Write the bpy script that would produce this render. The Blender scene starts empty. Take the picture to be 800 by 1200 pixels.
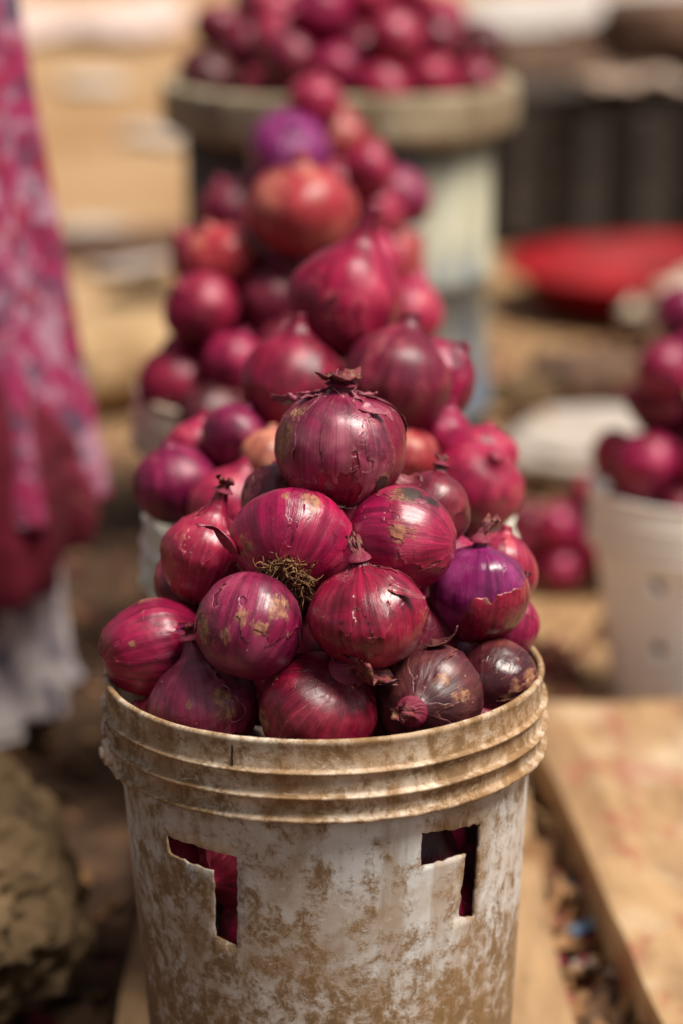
import bpy, bmesh, math, random
import numpy as np
from mathutils import Vector, Matrix, Quaternion
from mathutils.geometry import delaunay_2d_cdt

# ------------------------------------------------------------------ camera, sky, sun, exposure
scn = bpy.context.scene
PITCH = math.radians(15.4)
cam_d = bpy.data.cameras.new('camera')
cam = bpy.data.objects.new('camera', cam_d)
scn.collection.objects.link(cam)
cam.location = (0, -1.61, 0.96)
cam.rotation_euler = (math.pi / 2 - PITCH, 0, 0)
cam_d.sensor_fit = 'VERTICAL'
cam_d.sensor_height = 36
cam_d.lens = 36 * 2950 / 1200
cam_d.clip_start = 0.05
cam_d.clip_end = 500
cam_d.dof.use_dof = True
cam_d.dof.focus_distance = 1.60
cam_d.dof.aperture_fstop = 2.7
scn.camera = cam

SUN_EL, SUN_AZ = math.radians(63), math.radians(116)     # azimuth measured from +Y towards +X
world = bpy.data.worlds.new('World')
scn.world = world
world.use_nodes = True
wn = world.node_tree
bg = wn.nodes['Background']
sky = wn.nodes.new('ShaderNodeTexSky')
sky.sky_type = 'NISHITA'
sky.sun_disc = False
sky.sun_elevation = SUN_EL
sky.sun_rotation = SUN_AZ
sky.dust_density = 4.0
sky.air_density = 1.0
hs = wn.nodes.new('ShaderNodeHueSaturation')
hs.inputs['Saturation'].default_value = 0.35
wn.links.new(sky.outputs[0], hs.inputs['Color'])
wn.links.new(hs.outputs[0], bg.inputs['Color'])
bg.inputs['Strength'].default_value = 0.05
sun_d = bpy.data.lights.new('sun', 'SUN')
sun_d.energy = 4.0
sun_d.angle = math.radians(26)
sun_d.color = (1.0, 0.93, 0.83)
sun = bpy.data.objects.new('sun', sun_d)
scn.collection.objects.link(sun)
sdir = Vector((math.cos(SUN_EL) * math.sin(SUN_AZ), math.cos(SUN_EL) * math.cos(SUN_AZ), math.sin(SUN_EL)))
sun.rotation_euler = sdir.to_track_quat('Z', 'Y').to_euler()
scn.view_settings.view_transform = 'Standard'
scn.view_settings.look = 'None'
scn.view_settings.gamma = 1
scn.view_settings.use_curve_mapping = False
scn.view_settings.exposure = 0.58

# ------------------------------------------------------------------ helpers
col = scn.collection
rng = random.Random(7)

def link(o, parent=None):
    col.objects.link(o)
    if parent is not None:
        o.parent = parent
    return o

def tag(o, label=None, cat=None, group=None, kind=None):
    if label: o['label'] = label
    if cat: o['category'] = cat
    if group: o['group'] = group
    if kind: o['kind'] = kind
    return o

def empty(name, loc=(0, 0, 0)):
    o = bpy.data.objects.new(name, None)
    o.location = loc
    o.empty_display_size = 0.05
    return link(o)

def mk_mesh(name, V, F, attrs=None, smooth=True):
    me = bpy.data.meshes.new(name)
    me.from_pydata([tuple(map(float, v)) for v in V], [], [tuple(map(int, f)) for f in F])
    for an, a in (attrs or {}).items():
        a = np.asarray(a, dtype=np.float32)
        if a.ndim == 2:
            at = me.attributes.new(an, 'FLOAT_VECTOR', 'POINT')
            at.data.foreach_set('vector', a.ravel())
        else:
            at = me.attributes.new(an, 'FLOAT', 'POINT')
            at.data.foreach_set('value', a)
    if smooth:
        me.polygons.foreach_set('use_smooth', [True] * len(me.polygons))
    me.update()
    return me

def mk_obj(name, me, mat, parent=None):
    o = bpy.data.objects.new(name, me)
    if mat is not None and len(me.materials) == 0:
        me.materials.append(mat)
    return link(o, parent)

def _hash(ix, iy, iz, seed):
    with np.errstate(over='ignore'):
        h = (ix.astype(np.uint32) * np.uint32(374761393) + iy.astype(np.uint32) * np.uint32(668265263)
             + iz.astype(np.uint32) * np.uint32(2147483647) + np.uint32((seed * 362437 + 12345) & 0xffffffff))
        h = (h ^ (h >> np.uint32(13))) * np.uint32(1274126177)
        h = (h ^ (h >> np.uint32(16))) * np.uint32(2246822519)
        h = h ^ (h >> np.uint32(15))
    return h.astype(np.float64) / 4294967295.0 * 2 - 1

def vnoise(P, seed=0):
    P = np.asarray(P, dtype=np.float64)
    I = np.floor(P).astype(np.int64)
    f = P - I
    f = f * f * f * (f * (f * 6 - 15) + 10)
    r = 0
    for dx in (0, 1):
        for dy in (0, 1):
            for dz in (0, 1):
                w = (f[..., 0] if dx else 1 - f[..., 0]) * (f[..., 1] if dy else 1 - f[..., 1]) * (f[..., 2] if dz else 1 - f[..., 2])
                r = r + w * _hash(I[..., 0] + dx, I[..., 1] + dy, I[..., 2] + dz, seed)
    return r

def fbm(P, seed=0, octs=4, gain=0.5):
    P = np.asarray(P, dtype=np.float64)
    r, a, s = 0, 1.0, 0
    for k in range(octs):
        r = r + a * vnoise(P * (2.03 ** k) + k * 17.3, seed + k)
        s += a
        a *= gain
    return r / s

def smooth(a, b, x):
    t = np.clip((x - a) / (b - a), 0, 1)
    return t * t * (3 - 2 * t)

# ---- shader helper
class NT:
    def __init__(self, name):
        self.m = bpy.data.materials.new(name)
        self.m.use_nodes = True
        self.t = self.m.node_tree
        self.b = self.t.nodes['Principled BSDF']
        self.out = self.t.nodes['Material Output']
    def put(self, sock, v):
        if isinstance(v, bpy.types.NodeSocket):
            self.t.links.new(v, sock)
        elif isinstance(v, (tuple, list)) and len(v) == 3 and sock.type == 'RGBA':
            sock.default_value = (*v, 1)
        else:
            sock.default_value = v
    def attr(self, n, fac=False):
        a = self.t.nodes.new('ShaderNodeAttribute'); a.attribute_name = n
        return a.outputs['Fac'] if fac else a.outputs['Vector']
    def obj(self):
        return self.t.nodes.new('ShaderNodeTexCoord').outputs['Object']
    def world(self):
        return self.t.nodes.new('ShaderNodeNewGeometry').outputs['Position']
    def rand(self):
        return self.t.nodes.new('ShaderNodeObjectInfo').outputs['Random']
    def map(self, v, scale=(1, 1, 1), loc=(0, 0, 0)):
        n = self.t.nodes.new('ShaderNodeMapping')
        self.put(n.inputs['Vector'], v); self.put(n.inputs['Scale'], scale); self.put(n.inputs['Location'], loc)
        return n.outputs[0]
    def noise(self, v, scale=1.0, detail=4, rough=0.55, dist=0.0):
        n = self.t.nodes.new('ShaderNodeTexNoise')
        self.put(n.inputs['Vector'], v)
        n.inputs['Scale'].default_value = scale; n.inputs['Detail'].default_value = detail
        n.inputs['Roughness'].default_value = rough; n.inputs['Distortion'].default_value = dist
        return n.outputs[0]
    def voro(self, v, scale=1.0, feature='F1'):
        n = self.t.nodes.new('ShaderNodeTexVoronoi'); n.feature = feature
        self.put(n.inputs['Vector'], v); n.inputs['Scale'].default_value = scale
        return n.outputs['Distance']
    def voroc(self, v, scale=1.0):
        n = self.t.nodes.new('ShaderNodeTexVoronoi')
        self.put(n.inputs['Vector'], v); n.inputs['Scale'].default_value = scale
        return n.outputs['Color']
    def ramp(self, v, a, b, lo=0.0, hi=1.0):
        n = self.t.nodes.new('ShaderNodeMapRange'); n.interpolation_type = 'SMOOTHSTEP'
        self.put(n.inputs[0], v)
        for i, x in ((1, a), (2, b), (3, lo), (4, hi)): self.put(n.inputs[i], x)
        return n.outputs[0]
    def math(self, op, a, b=0.0, clamp=False):
        n = self.t.nodes.new('ShaderNodeMath'); n.operation = op; n.use_clamp = clamp
        self.put(n.inputs[0], a); self.put(n.inputs[1], b)
        return n.outputs[0]
    def vadd(self, a, b):
        n = self.t.nodes.new('ShaderNodeVectorMath'); n.operation = 'ADD'
        self.put(n.inputs[0], a); self.put(n.inputs[1], b)
        return n.outputs[0]
    def sep(self, v):
        n = self.t.nodes.new('ShaderNodeSeparateXYZ'); self.put(n.inputs[0], v); return n.outputs
    def mix(self, f, a, b, mode='MIX'):
        n = self.t.nodes.new('ShaderNodeMix'); n.data_type = 'RGBA'; n.blend_type = mode
        self.put(n.inputs[0], f); self.put(n.inputs[6], a); self.put(n.inputs[7], b)
        return n.outputs[2]
    def bump(self, h, strength=0.3, dist=0.002, prev=None):
        n = self.t.nodes.new('ShaderNodeBump')
        n.inputs['Strength'].default_value = strength; n.inputs['Distance'].default_value = dist
        self.put(n.inputs['Height'], h)
        if prev is not None: self.put(n.inputs['Normal'], prev)
        return n.outputs[0]
    def done(self, color, rough, normal=None, **kw):
        self.put(self.b.inputs['Base Color'], color)
        self.put(self.b.inputs['Roughness'], rough)
        if normal is not None: self.put(self.b.inputs['Normal'], normal)
        for k, v in kw.items(): self.put(self.b.inputs[k.replace('_', ' ')], v)
        return self.m

# ------------------------------------------------------------------ materials
def onion_mat(name, dark, mid, light, seed=0.0, dull=0.25, rough=0.36, skin=False, tanc=(0.40, 0.185, 0.085), stripe=1.0, rnd=False):
    n = NT(name)
    pol = n.attr('pol')
    ob = n.map(n.obj(), (0.034,) * 3) if rnd else n.obj()
    off = (seed * 3.7, seed * 1.9, seed * 5.3)
    if rnd:                       # shared by many onions: shift the pattern by each object's own number
        r = n.rand()
        cx = n.t.nodes.new('ShaderNodeCombineXYZ')
        for i in range(3): n.put(cx.inputs[i], n.math('MULTIPLY', r, (37.0, 53.0, 71.0)[i]))
        pol2 = n.vadd(pol, cx.outputs[0]); ob2 = n.vadd(ob, cx.outputs[0])
    else:
        pol2, ob2 = pol, ob
    s = n.noise(n.map(pol2, (7, 7, 0.9), off), 1.0, 5, 0.6, 0.25)
    f = n.noise(n.map(pol2, (34, 34, 1.6), off), 1.0, 3, 0.6, 0.3)
    ff = n.noise(n.map(pol2, (11, 11, 9), off), 1.0, 6, 0.65, 0.8)
    b = n.noise(n.map(ob2, (1, 1, 1), off), 34.0, 3, 0.55)
    c = n.mix(n.ramp(s, 0.28, 0.72), dark, mid)
    c = n.mix(n.math('MULTIPLY', n.ramp(b, 0.47, 0.72), 0.55), c, light)
    blo = n.noise(n.map(ob2, (1, 1, 1), tuple(q + 5 for q in off)), 24.0, 4, 0.6, 0.6)
    c = n.mix(n.math('MULTIPLY', n.ramp(blo, 0.50, 0.66), 0.70), c, tuple(x * 0.50 for x in dark))
    c = n.mix(n.math('MULTIPLY', n.ramp(f, 0.52, 0.68), 0.32 * stripe), c, tuple(x * 0.55 for x in dark))
    c = n.mix(n.math('MULTIPLY', n.ramp(f, 0.44, 0.30), 0.22 * stripe), c, light)
    # thin cracked lines of the outermost skin
    vd = n.voro(n.vadd(n.map(ob2, (1, 1, 1), off), n.map(n.noise(ob2, 60, 4), (0.02, 0.02, 0.02))), 62.0, 'DISTANCE_TO_EDGE')
    lines = n.math('MULTIPLY', n.ramp(vd, 0.035, 0.0), n.ramp(n.noise(n.map(ob2, (1, 1, 1), off), 48, 3), 0.5, 0.6))
    c = n.mix(n.math('MULTIPLY', lines, 0.45), c, tuple(x * 0.4 for x in dark))
    # dry dusty bloom
    du = n.math('MULTIPLY', n.ramp(ff, 0.52, 0.78), dull * 0.65)
    c = n.mix(du, c, (0.42, 0.11, 0.12))
    # dried tan scabs and dark scorched spots that belong to this onion
    jag = n.math('ADD', n.math('MULTIPLY', n.math('SUBTRACT', n.noise(n.map(ob2, (1, 1, 1), off), 120, 7, 0.72), 0.5), 1.7), n.math('MULTIPLY', n.math('SUBTRACT', f, 0.5), 1.1))
    tn = n.ramp(n.math('ADD', n.attr('tan', True), jag), 0.40, 0.66)
    tcol = n.mix(n.ramp(n.noise(ob2, 260, 5), 0.36, 0.64), (0.16, 0.055, 0.03), tanc)
    c = n.mix(n.math('MULTIPLY', tn, 0.82), c, tcol)
    dk = n.ramp(n.math('ADD', n.attr('dk', True), jag), 0.48, 0.62)
    c = n.mix(n.math('MULTIPLY', dk, 0.92), c, (0.022, 0.013, 0.010))
    # pale flecks
    sp = n.math('MULTIPLY', n.ramp(n.voro(n.map(ob2, (1, 1, 1), off), 210.0), 0.17, 0.10), n.ramp(n.noise(n.map(ob2, (1, 1, 1), off), 70, 2), 0.62, 0.68))
    c = n.mix(n.math('MULTIPLY', sp, 0.8), c, (0.55, 0.33, 0.22))
    if skin:
        e = n.math('ADD', n.attr('edge', True), n.math('MULTIPLY', n.math('SUBTRACT', ff, 0.5), 0.35))
        c = n.mix(n.ramp(e, 0.04, 0.0, 0, 0.30), c, (0.40, 0.17, 0.12))
    ro = n.math('ADD', rough - 0.06, n.math('MULTIPLY', n.math('ADD', du, tn), 0.35))
    ro = n.math('ADD', ro, n.math('MULTIPLY', n.math('SUBTRACT', b, 0.5), 0.35), True)
    h = n.math('ADD', n.math('MULTIPLY', f, 0.5), n.math('ADD', n.math('MULTIPLY', ff, 0.8), n.math('SUBTRACT', n.math('MULTIPLY', tn, 0.5), n.math('MULTIPLY', lines, 0.4))))
    nm = n.bump(h, 0.36, 0.0010)
    return n.done(c, ro, nm, Coat_Weight=0.06 if rnd else 0.22, Coat_Roughness=0.30 if rnd else 0.20, Specular_IOR_Level=0.36 if rnd else 0.5)

# palettes: dark, mid, light (linear base colours)
PAL = dict(
    crimson=((0.100, 0.002, 0.020), (0.285, 0.004, 0.050), (0.42, 0.040, 0.10)),
    magenta=((0.125, 0.002, 0.034), (0.345, 0.005, 0.078), (0.46, 0.045, 0.15)),
    violet=((0.095, 0.003, 0.034), (0.230, 0.006, 0.076), (0.40, 0.055, 0.16)),
    pink=((0.17, 0.004, 0.036), (0.37, 0.012, 0.078), (0.54, 0.09, 0.15)),
    brown=((0.045, 0.008, 0.014), (0.095, 0.014, 0.022), (0.22, 0.060, 0.05)),
    dusky=((0.070, 0.003, 0.018), (0.170, 0.006, 0.040), (0.34, 0.050, 0.09)),
    orange=((0.19, 0.008, 0.022), (0.36, 0.035, 0.042), (0.62, 0.26, 0.16)),
    lilac=((0.10, 0.006, 0.060), (0.22, 0.014, 0.135), (0.40, 0.10, 0.30)),
    pale=((0.30, 0.07, 0.05), (0.46, 0.16, 0.10), (0.58, 0.29, 0.18)),
)
for _k in ('crimson', 'magenta', 'pink', 'dusky', 'violet'):
    PAL[_k] = tuple((q[0] * 1.03, q[1] * 1.1, q[2] * 0.84) for q in PAL[_k])
SHARED = {}
def shared_mat(p, skin):
    k = (p, skin)
    if k not in SHARED:
        d, m, l = PAL[p]
        if skin: d, m, l = tuple(tuple(min(1, x * 1.2) for x in q) for q in (d, m, l))
        SHARED[k] = onion_mat(('onion skin ' if skin else 'onion ') + p, d, m, l, len(SHARED) * 2.1, 0.30, 0.43, skin, rnd=True)
    return SHARED[k]

def neck_mat():
    n = NT('dry onion neck')
    o = n.obj()
    s = n.noise(n.map(n.attr('pol'), (9, 9, 1.2)), 1, 4, 0.6, 0.5)
    c = n.mix(n.ramp(s, 0.35, 0.65), (0.065, 0.008, 0.016), (0.26, 0.035, 0.045))
    c = n.mix(n.ramp(n.noise(o, 160, 4), 0.5, 0.68), c, (0.30, 0.14, 0.06))
    c = n.mix(n.ramp(n.noise(o, 230, 3), 0.56, 0.7), c, (0.03, 0.014, 0.012))
    t = n.sep(n.attr('pol'))[2]
    c = n.mix(n.ramp(n.math('ADD', t, n.math('MULTIPLY', n.math('SUBTRACT', s, 0.5), 0.5)), 0.55, 0.2), c, (0.20, 0.006, 0.036))
    return n.done(c, 0.55, n.bump(s, 0.6, 0.002))
M_NECK = neck_mat()

def root_mat():
    n = NT('dry roots')
    c = n.mix(n.ramp(n.noise(n.obj(), 260, 3), 0.35, 0.65), (0.085, 0.038, 0.016), (0.36, 0.19, 0.075))
    return n.done(c, 0.8)
M_ROOT = root_mat()

def plastic_mat(name, base, dirt=(0.250, 0.135, 0.044), amount=0.5, rim=False, fine=1.0):
    n = NT(name)
    o = n.obj()
    z = n.sep(o)[2]
    a = n.noise(o, 17.0, 9, 0.72, 0.35)
    a2 = n.noise(n.map(o, (1, 1, 0.75)), 46.0, 9, 0.76, 0.4)
    b = n.noise(o, 85.0, 7, 0.75)
    st = n.noise(n.map(o, (1, 1, 0.10)), 70.0, 5, 0.65)
    big = n.noise(o, 7.0, 3, 0.5)
    lo = 0.62 - 0.20 * amount
    k = min(1.0, max(0.08, amount + 0.3))
    # dirt film (thin, tan) + caked dirt (brown) + dark grime specks; splashed higher up the lower half
    low = n.ramp(z, 0.31, 0.15, -0.005, 0.066) if not rim else 0.0
    film = n.ramp(n.math('ADD', low, n.math('ADD', n.math('MULTIPLY', a, 0.7), n.math('MULTIPLY', big, 0.3))), lo - 0.09, lo + 0.14)
    mot = n.math('ADD', low, n.math('ADD', n.math('MULTIPLY', a2, 0.50), n.math('ADD', n.math('MULTIPLY', b, 0.34), n.math('MULTIPLY', big, 0.16))))
    cake = n.ramp(mot, lo + 0.000, lo + 0.095)
    c = n.mix(n.math('MULTIPLY', film, 0.80 if rim else 0.58), base, tuple(x * 1.25 + 0.05 for x in dirt))
    c = n.mix(n.math('MULTIPLY', cake, 0.85), c, dirt)
    c = n.mix(n.math('MULTIPLY', n.ramp(mot, lo + 0.05, lo + 0.13), 0.6), c, tuple(x * 0.5 for x in dirt))
    sm = n.noise(n.map(o, (1, 1, 0.45)), 14.0, 6, 0.6, 1.6)
    c = n.mix(n.math('MULTIPLY', n.ramp(sm, 0.47, 0.66), 0.55 * k), c, tuple(x * 1.1 for x in dirt))
    c = n.mix(n.math('MULTIPLY', n.ramp(st, 0.56, 0.68), 0.22 * k), c, tuple(x * 0.8 for x in dirt))
    c = n.mix(n.math('MULTIPLY', n.ramp(b, 0.60, 0.72), 0.55 * fine), c, tuple(x * 0.35 for x in dirt))
    scr = n.noise(n.map(o, (1, 0.25, 1.6)), 120.0, 3, 0.5, 1.2)
    c = n.mix(n.math('MULTIPLY', n.ramp(scr, 0.64, 0.70), 0.35), c, tuple(min(0.82, x * 1.1) for x in base))
    ro = n.math('ADD', 0.40, n.math('MULTIPLY', n.math('MAXIMUM', film, cake), 0.35))
    nm = n.bump(n.math('ADD', n.math('MULTIPLY', cake, 0.5), n.math('MULTIPLY', b, 0.5)), 0.35, 0.0016)
    return n.done(c, ro, nm)

M_WHITE = plastic_mat('dirty white plastic', (0.65, 0.65, 0.64), amount=0.68)
M_WRIM = plastic_mat('muddy white plastic rim', (0.68, 0.59, 0.47), (0.26, 0.135, 0.046), amount=0.84, rim=True)
M_GREEN = plastic_mat('dirty pale green plastic', (0.74, 0.73, 0.62), amount=0.12, rim=True)
M_TANB = plastic_mat('weathered tan plastic', (0.68, 0.56, 0.43), amount=0.2, rim=True)
M_PINKB = plastic_mat('faded pinkish plastic', (0.56, 0.40, 0.33), amount=0.5, rim=True)
M_CLEAN = plastic_mat('white plastic', (0.82, 0.83, 0.85), amount=-0.4, fine=.2)
M_CRIM = plastic_mat('cream plastic rim', (0.80, 0.78, 0.74), amount=-0.15, rim=True)

def simple_mat(name, c1, c2, scale=20, rough=0.8, bump=0.4, bd=0.01, c3=None, s3=60, stretch=(1, 1, 1), t3=0.6, spec=0.4):
    n = NT(name)
    o = n.map(n.obj(), stretch)
    a = n.noise(o, scale, 7, 0.65, 0.3)
    c = n.mix(n.ramp(a, 0.36, 0.64), c1, c2)
    if c3: c = n.mix(n.ramp(n.noise(o, s3, 6, 0.7), t3, t3 + 0.07), c, c3)
    return n.done(c, rough, n.bump(n.noise(o, scale * 3, 8, 0.7), bump, bd), Specular_IOR_Level=spec)

def drum_mat():
    n = NT('weathered drum')
    o = n.obj()
    a = n.noise(n.map(o, (1, 1, 0.3)), 9, 7, 0.65, 0.4)
    c = n.mix(n.ramp(a, 0.36, 0.6), (0.15, 0.14, 0.09), (0.38, 0.36, 0.26))
    c = n.mix(n.ramp(n.noise(n.map(o, (1, 1, 0.22)), 7, 4), 0.56, 0.66), c, (0.10, 0.13, 0.17))
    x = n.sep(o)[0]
    c = n.mix(n.ramp(n.math('ADD', x, n.math('MULTIPLY', n.noise(o, 8, 4), 0.12)), 0.10, 0.02), c, (0.085, 0.058, 0.04))  # left side browned darker: the drum's shade painted into its colour
    return n.done(c, 0.65, n.bump(a, 0.5, 0.01))
M_DRUM = drum_mat()
M_DRIM = simple_mat('drum rim', (0.17, 0.12, 0.07), (0.38, 0.31, 0.20), 9, 0.75, 0.4, 0.01, (0.46, 0.42, 0.31), 16, (1, 1, .5), 0.58)

def ground_mat():
    n = NT('market ground')
    p = n.world()
    x, y, z = n.sep(p)
    a = n.noise(p, 1.1, 6, 0.6, 0.4)
    b = n.noise(p, 16, 8, 0.7)
    sand = n.mix(n.ramp(a, 0.36, 0.66), (0.32, 0.18, 0.082), (0.44, 0.285, 0.155))
    sand = n.mix(n.math('MULTIPLY', n.ramp(b, 0.5, 0.66), 0.5), sand, (0.25, 0.15, 0.075))
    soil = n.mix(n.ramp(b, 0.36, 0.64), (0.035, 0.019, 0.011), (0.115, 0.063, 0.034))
    # dark soil with the shade by the row painted in, dry sand on walkways
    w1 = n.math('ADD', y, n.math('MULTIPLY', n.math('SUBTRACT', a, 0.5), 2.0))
    left_shade = n.math('MULTIPLY', n.ramp(w1, 2.75, 1.9), n.ramp(x, 0.10, -0.06))  # shade of the standing person, put into the soil colour
    righty = n.math('MULTIPLY', n.ramp(w1, 0.95, 0.55), n.ramp(x, -0.06, 0.10))
    back = n.math('MULTIPLY', n.ramp(w1, 3.5, 4.0), n.math('MULTIPLY', n.ramp(x, 0.3, 0.55), n.ramp(w1, 8.2, 6.8)))
    c = n.mix(n.math('MAXIMUM', n.math('MAXIMUM', left_shade, righty), n.math('MULTIPLY', back, 0.8)), sand, soil)
    return n.done(c, 0.92, n.bump(b, 0.6, 0.03), Specular_IOR_Level=0.2)

# ------------------------------------------------------------------ ground
def ground():
    xs = np.concatenate([np.linspace(-40, -3, 12, endpoint=False), np.linspace(-3, 3, 90, endpoint=False), np.linspace(3, 40, 13)])
    ys = np.concatenate([np.linspace(-20, -3, 8, endpoint=False), np.linspace(-3, 7, 150, endpoint=False), np.linspace(7, 120, 30)])
    X, Y = np.meshgrid(xs, ys)
    P = np.stack([X, Y, X * 0], -1)
    Z = fbm(P * 1.7, 5, 4) * 0.022 + fbm(P * 9, 9, 3) * 0.008 - 0.02
    Z = Z * smooth(0.0, 0.25, np.abs(X - 0.02) - 0.22 + np.where((Y > -0.6) & (Y < 1.9), 0, 1)) - 0.006
    V = np.stack([X, Y, Z], -1).reshape(-1, 3)
    nx, ny = len(xs), len(ys)
    Fc = [(j * nx + i, j * nx + i + 1, (j + 1) * nx + i + 1, (j + 1) * nx + i) for j in range(ny - 1) for i in range(nx - 1)]
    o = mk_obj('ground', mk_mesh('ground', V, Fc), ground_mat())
    tag(o, 'sandy market ground with dark soil and painted shade', kind='structure')
ground()

# ------------------------------------------------------------------ plank and slab shapes
def slab(name, x0, x1, y0, y1, z0, z1, mat, seed, wob=0.008, nx=10, ny=40, rot=0.0, tilt=0.0, bev=0.006):
    """A worn board: a closed grid box with wobbling edges and an uneven top."""
    bm = bmesh.new()
    cx, cy = (x0 + x1) / 2, (y0 + y1) / 2
    us = np.linspace(-1, 1, nx); vs = np.linspace(-1, 1, ny)
    top, bot = {}, {}
    for i, u in enumerate(us):
        for j, v in enumerate(vs):
            x = u * (x1 - x0) / 2; y = v * (y1 - y0) / 2
            q = np.array([x * 6 + seed, y * 6, seed * 2.0])
            ed = max(abs(u) > .999, abs(v) > .999)
            wx = float(fbm(q, seed, 4)) * wob; wy = float(fbm(q + 9, seed, 4)) * wob; wz = float(fbm(q * 1.5 + 4, seed, 3)) * wob * 0.7
            top[i, j] = bm.verts.new((x + wx, y + wy, z1 - z0 + wz - (bev if ed else 0)))
            bot[i, j] = bm.verts.new((x + wx, y + wy, 0))
    for i in range(nx - 1):
        for j in range(ny - 1):
            bm.faces.new((top[i, j], top[i + 1, j], top[i + 1, j + 1], top[i, j + 1]))
            bm.faces.new((bot[i, j], bot[i, j + 1], bot[i + 1, j + 1], bot[i + 1, j]))
    for i in range(nx - 1):
        bm.faces.new((top[i, 0], bot[i, 0], bot[i + 1, 0], top[i + 1, 0]))
        bm.faces.new((top[i, ny - 1], top[i + 1, ny - 1], bot[i + 1, ny - 1], bot[i, ny - 1]))
    for j in range(ny - 1):
        bm.faces.new((top[0, j], top[0, j + 1], bot[0, j + 1], bot[0, j]))
        bm.faces.new((top[nx - 1, j], bot[nx - 1, j], bot[nx - 1, j + 1], top[nx - 1, j + 1]))
    me = bpy.data.meshes.new(name); bm.to_mesh(me); bm.free()
    o = mk_obj(name, me, mat)
    o.location = (cx, cy, z0); o.rotation_euler = (0, tilt, rot)
    return o

M_PLANK = simple_mat('muddy timber', (0.20, 0.115, 0.055), (0.36, 0.225, 0.115), 12, 0.85, 0.5, 0.01, (0.09, 0.05, 0.026), 26, (1, 0.25, 1), 0.60)
def stained_mat():
    n = NT('stained timber')
    o = n.obj()
    g = n.noise(n.map(o, (1, 0.18, 1)), 22, 7, 0.65, 0.4)
    c = n.mix(n.ramp(g, 0.34, 0.66), (0.25, 0.140, 0.062), (0.42, 0.262, 0.130))
    c = n.mix(n.math('MULTIPLY', n.ramp(n.noise(o, 7, 5, 0.6), 0.5, 0.66), 0.5), c, (0.58, 0.46, 0.32))
    c = n.mix(n.math('MULTIPLY', n.ramp(n.noise(n.map(o, (1, .5, 1), (3, 1, 0)), 26, 6, 0.7), 0.52, 0.64), 0.62), c, (0.27, 0.045, 0.035))
    c = n.mix(n.ramp(n.noise(o, 40, 6, 0.7), 0.60, 0.70), c, (0.13, 0.07, 0.035))
    c = n.mix(n.math('MULTIPLY', n.ramp(n.noise(n.map(o, (1, .4, 1)), 9, 6, 0.7, 0.8), 0.5, 0.64), 0.55), c, (0.17, 0.095, 0.048))
    return n.done(c, 0.8, n.bump(g, 0.4, 0.006))
tag(slab('plank', -0.180, 0.185, -0.45, 1.75, -0.012, 0.04, M_PLANK, 3, 0.010, 10, 60), 'long muddy timber plank under the row of onion buckets', 'plank')
tag(slab('timber_slab', 0.232, 0.80, -0.25, 0.90, -0.012, 0.075, stained_mat(), 11, 0.004, 16, 34, 0.085), 'broad tan timber slab with red stains beside the bucket row', 'timber slab')

# ------------------------------------------------------------------ buckets
def lathe_np(prof, nu=128, wob=0.0, seed=0, ragged=None):
    prof = np.array(prof)
    th = np.linspace(0, 2 * np.pi, nu, endpoint=False)
    r = prof[:, 0][:, None] * np.ones(nu); z = prof[:, 1][:, None] * np.ones(nu)
    if wob:
        w = fbm(np.stack([np.cos(th) * 1.6, np.sin(th) * 1.6, th * 0 + seed], -1), seed, 3) * wob
        w2 = fbm(np.stack([np.cos(th) * 30, np.sin(th) * 30, th * 0 + seed], -1), seed + 5, 2) * wob * 0.08
        r = r + w + w2; z = z + fbm(np.stack([np.cos(th) * 1.3, np.sin(th) * 1.3, th * 0 + 9], -1), seed + 2, 3) * wob
    if ragged is not None:
        for k, amp in ragged.items():
            z[k] += fbm(np.stack([np.cos(th) * 26, np.sin(th) * 26, th * 0 + k], -1), seed + k, 4) * amp
            r[k] += fbm(np.stack([np.cos(th) * 34, np.sin(th) * 34, th * 0 + k * 3], -1), seed + k, 3) * amp
    V = np.stack([r * np.cos(th), r * np.sin(th), z], -1).reshape(-1, 3)
    n = len(prof)
    Fc = [(j * nu + i, j * nu + (i + 1) % nu, (j + 1) * nu + (i + 1) % nu, (j + 1) * nu + i) for j in range(n - 1) for i in range(nu)]
    return V, Fc

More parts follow.
